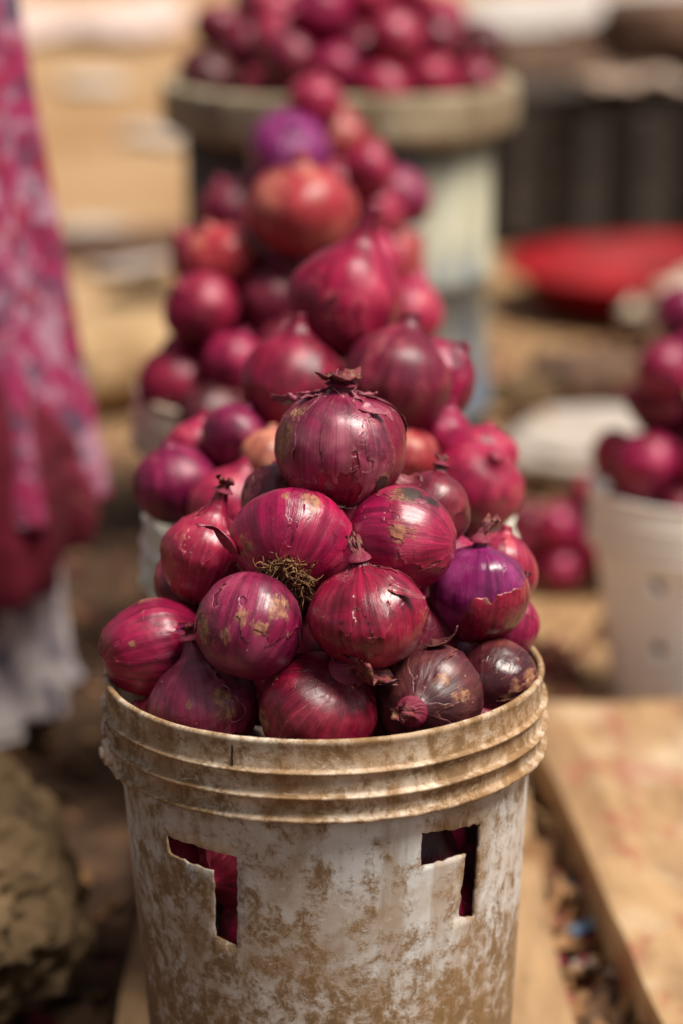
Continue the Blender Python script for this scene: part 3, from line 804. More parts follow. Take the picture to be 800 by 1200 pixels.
G1 = 'onions heaped on the bucket with cutouts'
S1 = dict(
 A=dict(p=(0, .0091, .556), r=.0416, wh=1.10, ax=(.05, .97, .22), pal='crimson', tear=0.0, skinpal='dry', tans=[((-.82, .25, .5), .30, .8), ((-.62, .52, .55), .22, .6), ((.62, -.45, .62), .20, .7), ((-.95, .0, .3), .35, .6)], darks=[((.60, -.50, .62), .16, 1.1)],
        layers=[((-.45, .55, .7), -.42, .75, 2.0, .02), (None, -.10, 0, 1.6, .03)], neck=(.20, .14), neck_args=dict(ragged=.9, flare=1.0),
        flaps=[((-.30, .93, .2), (-1, .25, .1), .42, .24, .5), ((-.15, .96, .2), (-.35, 1, .1), .34, .16, .2), ((.18, .95, .3), (.5, .4, .3), .36, .34, .35), ((.30, .92, .2), (.9, .35, .0), .32, .20, .9), ((.05, .93, .4), (.4, -.2, 1), .34, .30, .5), ((.34, .66, .66), (1, -.25, .2), .42, .22, .35), ((-.50, .80, -.30), (-1, .35, -.2), .62, .5, .9), ((-.38, .86, .35), (-.6, -.5, .4), .30, .22, .3)],
        label='round crimson onion at the very top of its pile with a torn papery crown', dull=.42),
 B=dict(p=(-.0311, -.036, .5046), r=.0362, wh=1.22, ax=(.10, .68, -.72), pal='magenta', tear=.2, tans=[((.30, .72, .62), .26, .8), ((-.82, -.05, .5), .28, .7), ((-.62, -.5, .6), .2, .55), ((-.1, .75, .6), .14, .5)], darks=[],
        layers=[((.5, -.2, .8), -.45, .7, 2.2, .02)], neck=None, root=(.34, .42, 260, 1.1), flaps=[((-.93, -.12, .25), (-.5, .8, .35), .95, .34, 1.3)],
        label='squat magenta onion showing its dry brown root tuft', dull=.22),
 C=dict(p=(.0405, -.0273, .5058), r=.035, wh=.98, ax=(-.88, .05, -.25), pal='magenta', skinpal='magenta', tear=.2, tans=[((-.05, .12, .98), .30, .62), ((.05, .82, .5), .4, .55)], darks=[((.15, .86, .45), .34, .82), ((.55, .72, .4), .26, .75)],
        layers=[((.6, .5, .5), -.35, .75, 1.8, .02)], neck=(.22, .3), label='magenta onion with grey black mould across its top', dull=.35, stripe=1),
 D=dict(p=(.0163, -.0831, .4687), r=.0355, wh=1.17, ax=(-.16, .95, .20), pal='crimson', tear=.15, tans=[((.02, -.55, .8), .09, .7), ((.75, -.4, .5), .10, .6)], darks=[],
        layers=[((0, -.9, .35), .22, .8, 1.4, .03), ((-.6, .6, .6), -.35, .6, 2.2, .02)], neck=(.17, .36), neck_args=dict(ragged=.6, flare=.1, bend=.5), flaps=[((.38, .52, .76), (1, -.3, .2), .62, .16, .25)],
        label='glossy squat crimson onion with a cracked flap of skin below its neck', dull=.10, rough=.30),
 E=dict(p=(-.0594, -.0802, .4609), r=.0339, wh=1.06, ax=(.22, .85, -.38), pal='violet', tear=.2, tans=[((-.1, .25, .96), .26, .7), ((.25, .05, .96), .22, .75), ((-.85, .05, .5), .36, .8), ((.55, .45, .7), .3, .65), ((-.4, -.08, .9), .17, .6)], darks=[((-.88, .35, .3), .22, .6)],
        layers=[((.1, .95, .25), -.18, .8, 2.0, .015)], neck=None, label='dull violet onion with a belt of tan scabs below the root tuft', dull=.45, rough=.42),
 F=dict(p=(-.0918, .0130, .4814), r=.031, wh=.96, ax=(.28, .93, .12), pal='pink', tear=.95, tans=[], layers=[((-.5, .2, .8), -.3, .6, 1.5, .03), ((.7, -.4, .6), -.2, .6, 1.7, .05)], neck=(.20, .30), neck_args=dict(ragged=.4, flare=.35),
        label='rosy teardrop onion with its tall neck pointing up', dull=.20),
 G=dict(p=(-.1250, -.0190, .4285), r=.0343, wh=.93, ax=(.95, .22, -.1), pal='violet', skinpal='magenta', tear=.75, tans=[((-.35, .1, .93), .10, .6), ((-.1, .95, .1), .3, .6)], layers=[((-.3, -.7, .6), -.12, .8, 1.5, .03), ((-.1, .9, .4), -.25, .8, 2.0, .03)], neck=(.2, .3), spin=1.0,
        label='violet onion overhanging the rim with a ragged two tone skin', dull=.15),
 H=dict(p=(-.0892, -.0574, .4004), r=.034, wh=1.1, ax=(-.10, .97, .12), pal='dusky', skinpal='dry', tear=.85, tans=[((.35, .25, .9), .24, .8), ((.45, -.05, .9), .22, .75), ((-.2, .1, .95), .10, .5)], layers=[((-.6, .1, .7), .02, .7, 1.5, .015)], neck=(.2, .25),
        label='dusky striped teardrop onion with a dusty grey scar behind the rim', dull=.5, rough=.42),
 I=dict(p=(-.0145, -.0836, .407), r=.0356, wh=1.15, ax=(.45, .68, .55), pal='crimson', tear=.1, tans=[((-.92, -.1, .35), .34, .7)], layers=[((-.2, .5, .8), -.15, .7, 1.7, .02), ((.5, -.5, .6), -.25, .7, 1.7, .03)], neck=(.26, .5), neck_args=dict(ragged=1.0, flare=.9, bend=.5),
        flaps=[((.50, .62, .6), (.9, .45, .4), .85, .30, .5), ((.48, .60, .65), (.2, -.6, .8), .42, .26, .4), ((.40, .70, .6), (-.6, .6, .3), .35, .24, .6)],
        label='crimson onion against the rim with a shredded neck leaning sideways', dull=.22),
 J=dict(p=(.0563, -.0725, .4129), r=.0353, wh=.97, ax=(-.22, -.12, .95), pal='brown', tear=.35, tans=[((.25, .35, .9), .22, .75), ((.55, .1, .8), .26, .7), ((.35, -.55, .75), .18, .6)], layers=[((-.75, .75, -.1), .05, .9, 1.3, .05), ((-.75, -.3, .5), -.30, .8, 1.3, .04)], neck=(.24, .34), neck_args=dict(ragged=.3, flare=.0, bend=.6),
        flaps=[((.0, .95, .25), (.9, .5, .4), .75, .34, 1.4)], label='dark brown red onion with its blunt neck facing out over the rim', dull=.40, rough=.45),
 K=dict(p=(.1035, -.0275, .4085), r=.0268, wh=.95, ax=(.3, .35, -.85), pal='brown', tear=.2, tans=[((.35, -.1, .9), .28, .6), ((.7, .1, .6), .3, .7), ((.15, -.35, .9), .2, .5)], tanc=(.36, .12, .05), layers=[((.6, .6, .3), -.35, .6, 2.2, .015)], neck=None,
        label='smooth dark aubergine onion with rusty scratches against the rim', dull=.22, rough=.30),
 L=dict(p=(.0915, -.0032, .4604), r=.0335, wh=1.03, ax=(.04, .97, .18), pal='violet2', skinpal='crimson', tear=.05, tans=[((.10, -.10, .98), .10, .75), ((-.3, -.3, .9), .06, .5)], layers=[((.55, -.75, .2), -.30, 1.0, 1.3, .05)], neck=(.18, .40), neck_args=dict(ragged=.5, flare=.1, bend=.9),
        label='bright violet onion with its red outer skin peeled down', dull=.08, rough=.27),
 M=dict(p=(.1145, .0255, .4262), r=.0222, wh=.80, ax=(.2, .95, .1), pal='magenta', tear=.5, layers=[(None, -.05, 0, 1.4, .02)], neck=(.2, .4), label='small magenta onion tucked behind the peeled violet onion', dull=.1),
 N=dict(p=(.0605, .0371, .506), r=.0265, wh=.96, ax=(.2, .9, -.1), pal='dusky', tear=.2, layers=[((-.3, .8, .3), -.1, .8, 1.5, .06)], neck=(.2, .3), flaps=[((-.3, .75, .6), (-.8, .5, .2), .9, .5, .7)], label='dusky onion with a lifted dark skin flap behind the mouldy onion', dull=.25),
 O=dict(p=(-.0437, .0384, .5102), r=.0266, wh=.95, ax=(0, .8, -.5), pal='dusky', tear=.2, layers=[(None, -.05, 0, 1.6, .02)], neck=None, label='dull dusky onion half hidden behind the crowned onion', dull=.4),
 P=dict(p=(-.1045, .0552, .4493), r=.0254, wh=.9, ax=(-.3, .8, -.3), pal='crimson', tear=.3, layers=[(None, -.05, 0, 1.6, .02)], neck=(.2, .3), label='small crimson onion tucked behind the rosy teardrop onion', dull=.25),
 Q=dict(p=(.1091, .0554, .4575), r=.0258, wh=.95, ax=(.2, .9, .1), pal='pink', tear=.2, layers=[(None, -.05, 0, 1.6, .02)], neck=None, label='small pink onion directly behind the neck of the violet onion', dull=.2),
)
PAL['dry'] = ((0.12, 0.006, 0.032), (0.26, 0.020, 0.080), (0.44, 0.140, 0.21))
PAL['violet2'] = ((0.12, 0.005, 0.060), (0.25, 0.012, 0.115), (0.42, 0.075, 0.24))
PLACED = []
for i, (k, s) in enumerate(S1.items()):
    big = k in 'ABCDEFGHIJKL'
    build_onion(s['p'], s['r'], s['wh'], vw(*s['ax']), s['pal'], s['label'], 11 + i * 7, G1, 150 if big else 72, 104 if big else 54, s['tear'],
                tans=s.get('tans', ()), darks=s.get('darks', ()), layers=s.get('layers', ()), neck=s['neck'], dull=s.get('dull', .25), rough=s.get('rough', .36),
                root=s.get('root'), flaps=s.get('flaps', ()), skinpal=s.get('skinpal'), spin=s.get('spin'), neck_args=s.get('neck_args'))
    PLACED.append((*s['p'], s['r']))

# --- prototypes for the piles further back; each onion is a copy of its own
PROTO = {}
def proto(variant, pal):
    if (variant, pal) in PROTO: return PROTO[variant, pal]
    asp, tear, nk = [(.92, .1, (.2, .3)), (1.0, .6, (.2, .35)), (.82, .15, (.2, .25)), (1.05, .95, (.2, .3)), (.95, .35, (.22, .5))][variant]
    lay = [[(None, -.05, 0, 1.5, .02)], [((.2, -.6, .6), -.1, .6, 1.5, .03)], [(None, .1, 0, 1.8, .03)], [((-.5, .4, .5), -.1, .6, 1.6, .02)], [(None, -.12, 0, 1.3, .03)]][variant]
    o = build_onion((0, 0, 0), 1.0, 1 / asp, (0, 0, 1), pal, 'x', 200 + variant * 13 + len(PROTO), None, 56, 40, tear, asp=asp, layers=lay, neck=nk, spin=0, mats=(shared_mat(pal, False), shared_mat(pal, True)), ntan=.06)
    parts = [c for c in o.children]
    for c in parts:
        for m in list(c.modifiers): c.modifiers.remove(m)
        c['_base'] = 1
        col.objects.unlink(c)
    col.objects.unlink(o)
    PROTO[variant, pal] = (o, [(c, c.matrix_local.copy()) for c in parts])
    return PROTO[variant, pal]

def put_onion(pos, r, axis, pal, variant, label, group, spin=None):
    src, parts = proto(variant, pal)
    o = bpy.data.objects.new('red_onion', None)
    o.empty_display_size = .02
    col.objects.link(o)
    spin = rng.uniform(0, 6.28) if spin is None else spin
    o.matrix_world = Matrix.Translation(Vector(pos)) @ rot_to(axis, spin).to_4x4() @ Matrix.Scale(r, 4)
    tag(o, HUE[pal] + ' ' + FORM[variant] + ' ' + label[1:] if label.startswith('*') else label, 'onion', group)
    for c, ml in parts:
        n = c.copy(); col.objects.link(n); n.parent = o
        n.matrix_parent_inverse = Matrix.Identity(4); n.matrix_local = ml
        if '_base' in n: del n['_base']
    PLACED.append((*pos, r))
    return o

HUE = dict(crimson='crimson', magenta='magenta', violet='violet', pink='rosy pink', brown='dark brown', dusky='dusky wine red', orange='orange red', lilac='lilac', pale='pale tan')
FORM = ('round', 'tapering', 'squat', 'teardrop', 'stub necked')
def rax(up=.6):
    v = np.array([rng.gauss(0, 1), rng.gauss(0, 1), rng.gauss(0, 1) + up]); return v / np.linalg.norm(v)

GB = {2: 'onions heaped on the pale greenish bucket', 3: 'onions heaped on the weathered tan bucket', 4: 'onions heaped on the faded pinkish bucket'}
LB = {2: '*onion in the heap on the pale greenish bucket', 3: '*onion in the heap on the weathered tan bucket', 4: '*onion in the heap on the faded pinkish bucket'}
S2 = {
 2: [((.002, .3423, .5945), .0435, (.2, .95, .1), 'crimson', 3, 'large plain crimson onion topping the pale greenish bucket'),
     ((-.0379, .3072, .5343), .0396, (.1, .95, .1), 'crimson', 1, None), ((.0417, .2853, .5422), .0388, (.15, .95, .05), 'dusky', 4, 'dusky onion with a dark stub neck on the pale greenish bucket'),
     ((.0741, .3437, .5325), .0309, (.5, .5, .3), 'magenta', 0, None), ((-.1276, .2665, .4636), .0303, (-.1, .9, .3), 'violet', 0, None),
     ((-.0856, .2278, .4578), .0291, (.4, .85, .1), 'pink', 3, 'pink teardrop onion leaning over the rim of the pale greenish bucket'), ((-.0815, .2815, .4985), .025, (.3, .8, .2), 'violet', 0, None),
     ((-.0532, .2467, .4907), .0223, (0, .8, .2), 'pale', 0, 'small pale tan onion in the heap on the pale greenish bucket'),
     ((.1025, .2633, .4631), .0328, (.3, .5, .6), 'pink', 0, 'bright pink onion overhanging the rim of the pale greenish bucket'), ((.1121, .3223, .4743), .025, (.2, .9, 0), 'pink', 2, None),
     ((.0786, .2987, .4943), .0221, (.2, .9, .2), 'magenta', 1, None), ((.0474, .2604, .4855), .0249, (0, .9, 0), 'orange', 0, None), ((-.1151, .3167, .4764), .0249, (.2, .9, .1), 'pink', 1, None)],
 3: [((-.0392, .7875, .598), .0491, (.0, .93, .35), 'orange', 2, 'large orange red onion topping the weathered tan bucket'),
     ((-.1577, .7517, .4348), .0366, (.1, .9, .2), 'crimson', 1, None), ((-.1022, .7161, .4658), .0275, (.3, .8, .2), 'magenta', 0, None), ((-.1214, .6993, .4135), .033, (.5, .6, .5), 'brown', 0, None),
     ((-.1332, .7518, .5092), .0333, (-.5, .5, .5), 'crimson', 0, None), ((-.0677, .7759, .5125), .0314, (.2, .9, .3), 'dusky', 1, None), ((-.1157, .8058, .5483), .0360, (-.3, .8, .2), 'orange', 2, None),
     ((-.0528, .7395, .4687), .0298, (0, .9, .4), 'dusky', 0, None), ((.0633, .7645, .503), .0322, (.3, .9, .1), 'pink', 1, None), ((.0267, .7871, .5486), .0323, (.4, .8, .1), 'pink', 2, None)],
 4: [((-.059, 1.227, .6001), .0423, (.2, .6, .8), 'lilac', 2, 'bright lilac onion near the top of the faded pinkish bucket'), ((-.0054, 1.2925, .6015), .0347, (.3, .9, .1), 'orange', 0, None),
     ((-.029, 1.2632, .649), .0283, (.1, .9, .1), 'pink', 0, 'small pink onion topping the faded pinkish bucket'), ((.0346, 1.2143, .5292), .0331, (.4, .8, .2), 'pink', 0, None),
     ((.0656, 1.2699, .5394), .0334, (.6, .6, .2), 'violet', 0, None), ((.0625, 1.2449, .4765), .0340, (.7, .5, .2), 'orange', 2, None), ((-.1257, 1.2414, .527), .0364, (-.3, .8, .3), 'dusky', 0, None),
     ((-.1618, 1.2137, .4803), .0314, (-.5, .6, .3), 'crimson', 1, None), ((.0295, 1.1943, .5819), .027, (.3, .8, .2), 'pink', 1, None), ((-.0136, 1.2518, .5474), .0339, (.2, .9, .2), 'pink', 0, None)],
}
for k, lst in S2.items():
    for p, r, ax, pal, var, lab in lst:
        put_onion(p, r * (.98 if var == 2 else 1.05), vw(*ax), pal, var, lab or LB[k], GB[k])

def free(p, r, slack=.95):
    return all((p[0] - q[0]) ** 2 + (p[1] - q[1]) ** 2 + (p[2] - q[2]) ** 2 > (slack * (r + q[3])) ** 2 for q in PLACED)

def fill(c, rim, R, z0, top, n, label, group, tries=9000, front=False, pals=('crimson', 'magenta', 'dusky', 'violet')):
    """The onions that carry the heap: inside the bucket and under the outer ones."""
    k = 0
    for t in range(tries):
        r = rng.uniform(.022, .033) if t < tries * .6 else rng.uniform(.018, .024)
        a = rng.uniform(0, 6.283) if front or t < tries * .25 else rng.uniform(-3.4, .3)
        q = math.sqrt(rng.random()) * (R - r - .003)
        x, y = c[0] + q * math.cos(a), c[1] + q * math.sin(a)
        env = rim + top * (1 - q / R) - r * .5
        z = rng.uniform(z0 if front or t < tries * .25 else max(z0, env - .05), env)
        if front and y < c[1] - .02 and z > rim - .02: continue
        if free((x, y, z), r, .95 if front else .88):
            put_onion((x, y, z), r, rax(), rng.choice(pals), rng.randrange(5), label, group); k += 1
            if k >= n: return
for i, (a, z, r) in enumerate([(-127, .298, .034), (-118, .252, .032), (-137, .350, .030), (-56, .305, .033), (-46, .262, .033), (-50, .352, .026), (-108, .325, .028)]):
    q = .1215 - r
    put_onion((-.006 + q * math.cos(math.radians(a)), q * math.sin(math.radians(a)), z), r, vw(rng.uniform(-.6, .6), rng.uniform(-.3, .8), .4), ('crimson', 'magenta', 'crimson', 'brown', 'crimson', 'magenta', 'violet')[i], (0, 1, 2, 1, 0, 2, 0)[i],
              '*onion inside the bucket seen through a cutout', 'onions seen through the cutouts')
for p, r, pal, v in (((-.050, -.014, .398), .0275, 'crimson', 0), ((.046, -.004, .428), .030, 'dusky', 0), ((.070, .062, .452), .031, 'magenta', 2), ((-.008, -.020, .420), .032, 'crimson', 0), ((.085, -.045, .372), .027, 'dusky', 2), ((-.1155, -.034, .380), .0225, 'dusky', 0)):
    put_onion(p, r, rax(), pal, v, '*onion wedged in the gaps of the heap over the cutouts', 'onions in the gaps of the heap')
fill((-.006, 0), .41, .136,   .25, .12, 30, '*onion wedged in the gaps of the heap over the cutouts', 'onions in the gaps of the heap', 3000, True)
fill((-.010, .325), .41, .137, .39, .17, 28, LB[2], GB[2])
fill((-.055, .80), .41, .137, .39, .21, 32, LB[3], GB[3])
fill((-.050, 1.27), .41, .137, .39, .25, 32, LB[4], GB[4])

def drop(c, R, floor, n, env, label, group, r0=.031, r1=.038, pals=('pink', 'dusky', 'magenta', 'crimson', 'pink', 'brown'), edge=0.0):
    """Lets onions settle one by one on what already lies there."""
    for _ in range(n):
        r = rng.uniform(r0, r1); best = None
        for _ in range(26):
            a = rng.uniform(0, 6.283); q = math.sqrt(rng.random()) * (R - r + edge)
            x, y = c[0] + q * math.cos(a), c[1] + q * math.sin(a); z = floor + r
            for X, Y, Z, S in PLACED:
                d2 = (X - x) ** 2 + (Y - y) ** 2; s = (r + S) * .97
                if d2 < s * s and abs(Z - floor) < .4: z = max(z, Z + math.sqrt(s * s - d2))
            if z <= floor + r + env * max(0, 1 - q / (R + .02)) + .012 and (best is None or z < best[2]): best = (x, y, z)
        if best: put_onion(best, r, rax(.4), rng.choice(pals), rng.randrange(5), label, group)
drop((-.003, 1.80), .222, .590, 110, .17, '*onion in the heap on the big weathered drum', 'onions heaped on the big drum')
GR = 'onions heaped on the short white bucket'
for p, r, pal, v in (((.326, 1.012, .290), .036, 'magenta', 0), ((.346, 1.062, .345), .034, 'dusky', 1), ((.396, .995, .290), .036, 'crimson', 0), ((.388, 1.055, .398), .034, 'violet', 1), ((.412, 1.03, .345), .034, 'dusky', 0), ((.300, 1.078, .283), .028, 'crimson', 2), ((.366, 1.008, .172), .032, 'brown', 0), ((.370, 1.010, .098), .032, 'brown', 0), ((.372, 1.012, .036), .030, 'brown', 2), ((.345, 1.015, .395), .031, 'magenta', 0), ((.420, 1.050, .405), .032, 'crimson', 2), ((.372, 1.085, .440), .030, 'violet', 0)):
    put_onion(p, r, rax(), pal, v, '*onion in the heap on the short white bucket', GR)
fill((.396, 1.06), .258, .115, .235, .13, 18, '*onion in the heap on the short white bucket', GR)
drop((.305, 1.56), .105, .0, 16, .10, '*onion in the heap on the ground behind the white bucket', 'loose onions on the ground', .024, .032, pals=('pink', 'magenta', 'crimson', 'dusky'))

# ------------------------------------------------------------------ lumpy shapes: stone, sacks, litter
def blob(name, loc, scale, seed, amp, freq, mat, sub=5, flat=None, pits=0.0, rot=0.0, boxy=0.0, octs=4, skirt=0.0):
    bm = bmesh.new()
    bmesh.ops.create_icosphere(bm, subdivisions=sub, radius=1)
    P = np.array([v.co[:] for v in bm.verts])
    if boxy:
        m = np.abs(P).max(1, keepdims=True); P = P * (1 - boxy) + P / m * boxy * .85
    n = fbm(P * freq + seed, seed, octs)
    d = 1 + amp * n
    if pits:
        pn = fbm(P * freq * 4.5 + seed * 2, seed + 9, 3)
        d = d - pits * smooth(.12, .42, pn) - pits * .7 * smooth(.15, .4, fbm(P * freq * 9 + 5, seed + 19, 2)) + .5 * pits * fbm(P * freq * 14, seed + 29, 2)
    P = P * d[:, None] * np.array(scale)
    if flat is not None: P[:, 2] = np.maximum(P[:, 2], flat)
    for v, p in zip(bm.verts, P): v.co = p
    for f in bm.faces: f.smooth = True
    me = bpy.data.meshes.new(name); bm.to_mesh(me); bm.free()
    o = mk_obj(name, me, mat); o.location = loc; o.rotation_euler = (0, 0, rot)
    return o
M_STONE = simple_mat('pitted brown stone', (0.10, 0.060, 0.030), (0.23, 0.150, 0.078), 10, 0.95, 0.9, 0.02, (0.06, 0.036, 0.02), 26, t3=.58, spec=.2)
tag(blob('stone', (-.405, .38, .085), (.180, .25, .122), 4, .18, 1.5, M_STONE, 6, -.10, .06, .3, .25), 'rough pitted brown stone on the soil beside the bucket row', 'stone')

M_BURLAP = simple_mat('tan burlap', (0.30, 0.185, 0.09), (0.46, 0.31, 0.165), 12, 0.95, 0.6, 0.01, (0.16, 0.095, 0.05), 20, t3=.6, spec=.2)
M_WSACK = simple_mat('white woven sack', (0.36, 0.30, 0.25), (0.50, 0.44, 0.39), 10, 0.8, 0.5, 0.01, (0.30, 0.20, 0.13), 9, t3=.56)
M_BSACK = simple_mat('brown sacking', (0.085, 0.045, 0.028), (0.16, 0.09, 0.055), 8, 0.9, 0.6, 0.02, (0.24, 0.15, 0.1), 9, t3=.6)
M_BEIGE = simple_mat('beige sacking', (0.40, 0.31, 0.225), (0.56, 0.47, 0.36), 9, 0.9, 0.5, 0.02, (0.3, 0.18, 0.09), 12, t3=.6)

def sack(loc, size, seed, mat, label, rot=0.0, fold=.12, tie=True):
    root = empty('sack', loc); root.rotation_euler = (0, 0, rot)
    tag(root, label, 'sack')
    o = blob('body', (0, 0, size[2] * .8), size, seed, .18, 1.6, mat, 5, -size[2] * .8, 0, 0, .45)
    o.parent = root
    n = 22; V = []; Fc = []
    for i in range(7):
        t = i / 6
        for k in range(n):
            a = 2 * math.pi * k / n
            w = (1 - .55 * math.sin(t * math.pi * .55)) * (1 + .16 * math.sin(a * 6 + seed)) if t < .6 else .5 + .7 * (t - .6) * (1 + .5 * math.sin(a * 5 + seed))
            V.append((size[0] * (.86 + .38 * t), size[1] * .45 * w * math.cos(a), size[2] * (.75 + .45 * w * math.sin(a) * .8)))
        if i:
            for k in range(n): Fc.append(((i - 1) * n + k, (i - 1) * n + (k + 1) % n, i * n + (k + 1) % n, i * n + k))
    if tie:
        mo = mk_obj('mouth', mk_mesh('mouth', V, Fc), mat, root)
        mo.modifiers.new('thick', 'SOLIDIFY').thickness = .004
    return root
sack((-.40, 2.75, -.012), (.27, .20, .075), 21, M_BURLAP, 'flat tan burlap sack lying on the soil near the draped person', .5)
sack((.395, 2.16, -.012), (.16, .15, .045), 25, M_WSACK, 'flat white woven sack lying behind the short white bucket', 1.2, tie=False)
sack((.70, 2.95, -.012), (.15, .12, .10), 31, M_BEIGE, 'slumped beige sack in front of the red basin', 2.6)
sack((.43, 2.68, -.012), (.10, .10, .045), 35, M_BSACK, 'small crumpled brown sack on the sand behind the white sack', .4)

tag(slab('wooden_plank', -.95, -.25, 4.02, 4.12, -.02, .055, M_BSACK, 17, .006, 30, 5, .35), 'dark weathered plank lying on the sand past the burlap sack', 'plank')
for k, (x, y, sc, lb) in enumerate(((-.72, 3.55, .07, 'small brown stone lying alone before the weathered plank'), (-.36, 3.25, .085, 'brown stone lying between the burlap sack and the weathered plank'), (.31, 2.55, .05, 'small brown stone on the sand beside the brown sack'), (.52, 2.35, .055, 'brown stone on the sand behind the white woven sack'))):
    tag(blob('stone', (x, y, sc * .4), (sc * 1.3, sc, sc * .7), 80 + k, .25, 1.6, M_STONE, 4, -sc * .45, .05), lb, 'stone')
# ------------------------------------------------------------------ red basin
def basin():
    root = empty('basin', (.70, 3.52, -.02)); root.scale = (1.55, 1.55, 0.85)
    tag(root, 'wide shallow red plastic basin on the ground before the crates', 'basin')
    n = NT('red plastic')
    c = n.mix(n.ramp(n.noise(n.obj(), 14, 4), .4, .6), (.17, .001, .003), (.26, .002, .006))
    m = n.done(c, .6, Specular_IOR_Level=.2)
    V, Fc = lathe_np([(.001, .004), (.16, .004), (.178, .012), (.212, .105), (.222, .118), (.232, .115), (.232, .108), (.216, .098), (.182, .004), (.17, 0), (.001, 0)], 72, .004, 5)
    b = mk_obj('bowl', mk_mesh('bowl', V, Fc), m, root)
    V, Fc = lathe_np([(.228, .1195), (.236, .121), (.240, .116), (.236, .110), (.231, .1105)], 72, .004, 5)
    mk_obj('rim', mk_mesh('rim', V, Fc), m, root)
basin()

# ------------------------------------------------------------------ dark crates, sacks on them
M_CRATE = simple_mat('dark timber', (0.026, 0.018, 0.013), (0.085, 0.060, 0.044), 9, 0.85, 0.5, 0.01, (0.09, 0.075, 0.065), 14, (1, 1, .3), .62)  # dark brown timber tone with greyer flecks
M_SLAT = simple_mat('grey weathered slat', (0.035, 0.030, 0.028), (0.085, 0.072, 0.064), 9, 0.85, 0.5, 0.01, None, 14, (.4, 1, 1))
M_BATTEN = simple_mat('greyed batten', (0.04, 0.032, 0.027), (0.085, 0.068, 0.056), 9, 0.85, 0.5, 0.01, None, 14, (1, 1, .3))
def boxmesh(name, sx, sy, sz, bev=.006, seed=0):
    bm = bmesh.new(); bmesh.ops.create_cube(bm, size=1)
    for v in bm.verts: v.co = Vector((v.co.x * sx, v.co.y * sy, v.co.z * sz))
    bmesh.ops.bevel(bm, geom=bm.edges[:], offset=min(bev, sx * .3, sy * .3, sz * .3), segments=2, affect='EDGES')
    me = bpy.data.meshes.new(name); bm.to_mesh(me); bm.free()
    return me
def crate(x, y, w, d, h, label, nsl=4, rot=0.0):
    root = empty('crate', (x, y, -.015)); root.rotation_euler = (0, 0, rot)
    tag(root, label, 'crate', 'dark crates behind the red basin')
    pm = boxmesh('corner_post', .045, .045, h)
    for sx in (-1, 1):
        for sy in (-1, 1):
            o = mk_obj('corner_post', pm, M_SLAT, root); o.location = (sx * (w / 2 - .0225), sy * (d / 2 - .0225), h / 2)
    sh = (h - .02) / nsl
    fm = boxmesh('slat', w - .004, .016, sh - .026); sm = boxmesh('slat', .016, d - .004, sh - .012)
    for k in range(nsl):
        z = .01 + sh * (k + .5)
        for sy in (-1, 1):
            o = mk_obj('slat', fm, M_CRATE, root); o.location = (rng.gauss(0, .002), sy * (d / 2 + .0085), z)
        for sx in (-1, 1):
            o = mk_obj('slat', sm, M_CRATE, root); o.location = (sx * (w / 2 + .0085), 0, z)
    bt = boxmesh('batten', .055, .014, h - .03)
    for fx in (-.36, .02, .33):
        o = mk_obj('batten', bt, M_BATTEN, root); o.location = (fx * w, -d / 2 - .0245, h / 2)
    o = mk_obj('floor_board', boxmesh('floor_board', w - .10, d - .02, .015), M_CRATE, root); o.location = (0, 0, .02)
    o = mk_obj('lid', boxmesh('lid', w + .03, d + .03, .022), M_CRATE, root); o.location = (0, 0, h + .012)
    return root
crate(.575, 4.55, .44, .42, .33, 'dark slatted crate with a pale cloth on its lid')
crate(1.08, 4.60, .48, .42, .35, 'dark slatted crate under the long brown sack', rot=.06)
sack((.86, 4.66, .372), (.25, .16, .10), 41, M_BSACK, 'long brown sack lying across the dark crates', 3.0)
sack((.62, 5.45, -.01), (.34, .22, .22), 45, M_BSACK, 'bulky brown sack on the ground behind the dark crates', 2.9)

def sheet(name, loc, sx, sy, seed, mat, label, cat, h=.03, rot=0.0, n=26, group=None):
    """A crumpled thin piece (paper, plastic, cloth) resting on what lies under it."""
    V, Fc = [], []
    for i in range(n):
        for j in range(n):
            u, v = i / (n - 1) * 2 - 1, j / (n - 1) * 2 - 1
            q = np.array([u * 1.7 + seed, v * 1.7, seed * .7])
            w = 1 + .22 * float(vnoise(np.array([math.atan2(v, u) * 2, seed, 0.]), seed))
            z = h * (.45 + .55 * float(fbm(q * 1.5, seed, 3))) + h * .25 * abs(float(vnoise(q * 4, seed + 3)))
            V.append((u * sx * w + .1 * sx * float(vnoise(q + 7, seed)), v * sy * w, max(z, 0.001)))
    for i in range(n - 1):
        for j in range(n - 1):
            a = i * n + j; Fc.append((a, a + n, a + n + 1, a + 1))
    o = mk_obj(name, mk_mesh(name, V, Fc), mat); o.location = loc; o.rotation_euler = (0, 0, rot)
    o.modifiers.new('thick', 'SOLIDIFY').thickness = .0015
    return tag(o, label, cat, group)
M_PAPER = simple_mat('pale paper', (0.40, 0.34, 0.30), (0.52, 0.47, 0.43), 9, 0.7, 0.2, 0.005)
M_PINKP = simple_mat('pinkish plastic sheet', (0.62, 0.44, 0.38), (0.72, 0.56, 0.50), 6, 0.5, 0.2, 0.005)
M_CARD = simple_mat('brown cardboard', (0.26, 0.145, 0.062), (0.36, 0.215, 0.10), 9, 0.85, 0.3, 0.005, (0.12, 0.06, 0.03), 20)
M_BLUE = simple_mat('blue printed wrapper', (0.05, 0.13, 0.28), (0.42, 0.50, 0.58), 22, 0.35, 0.2, 0.005)
M_LINEN = simple_mat('pale brown cloth', (0.30, 0.21, 0.155), (0.42, 0.31, 0.24), 9, 0.9, 0.4, 0.01)
sheet('cloth', (.70, 4.40, .339), .12, .11, 51, M_LINEN, 'pale brown cloth crumpled on a dark crate lid', 'cloth', .05)
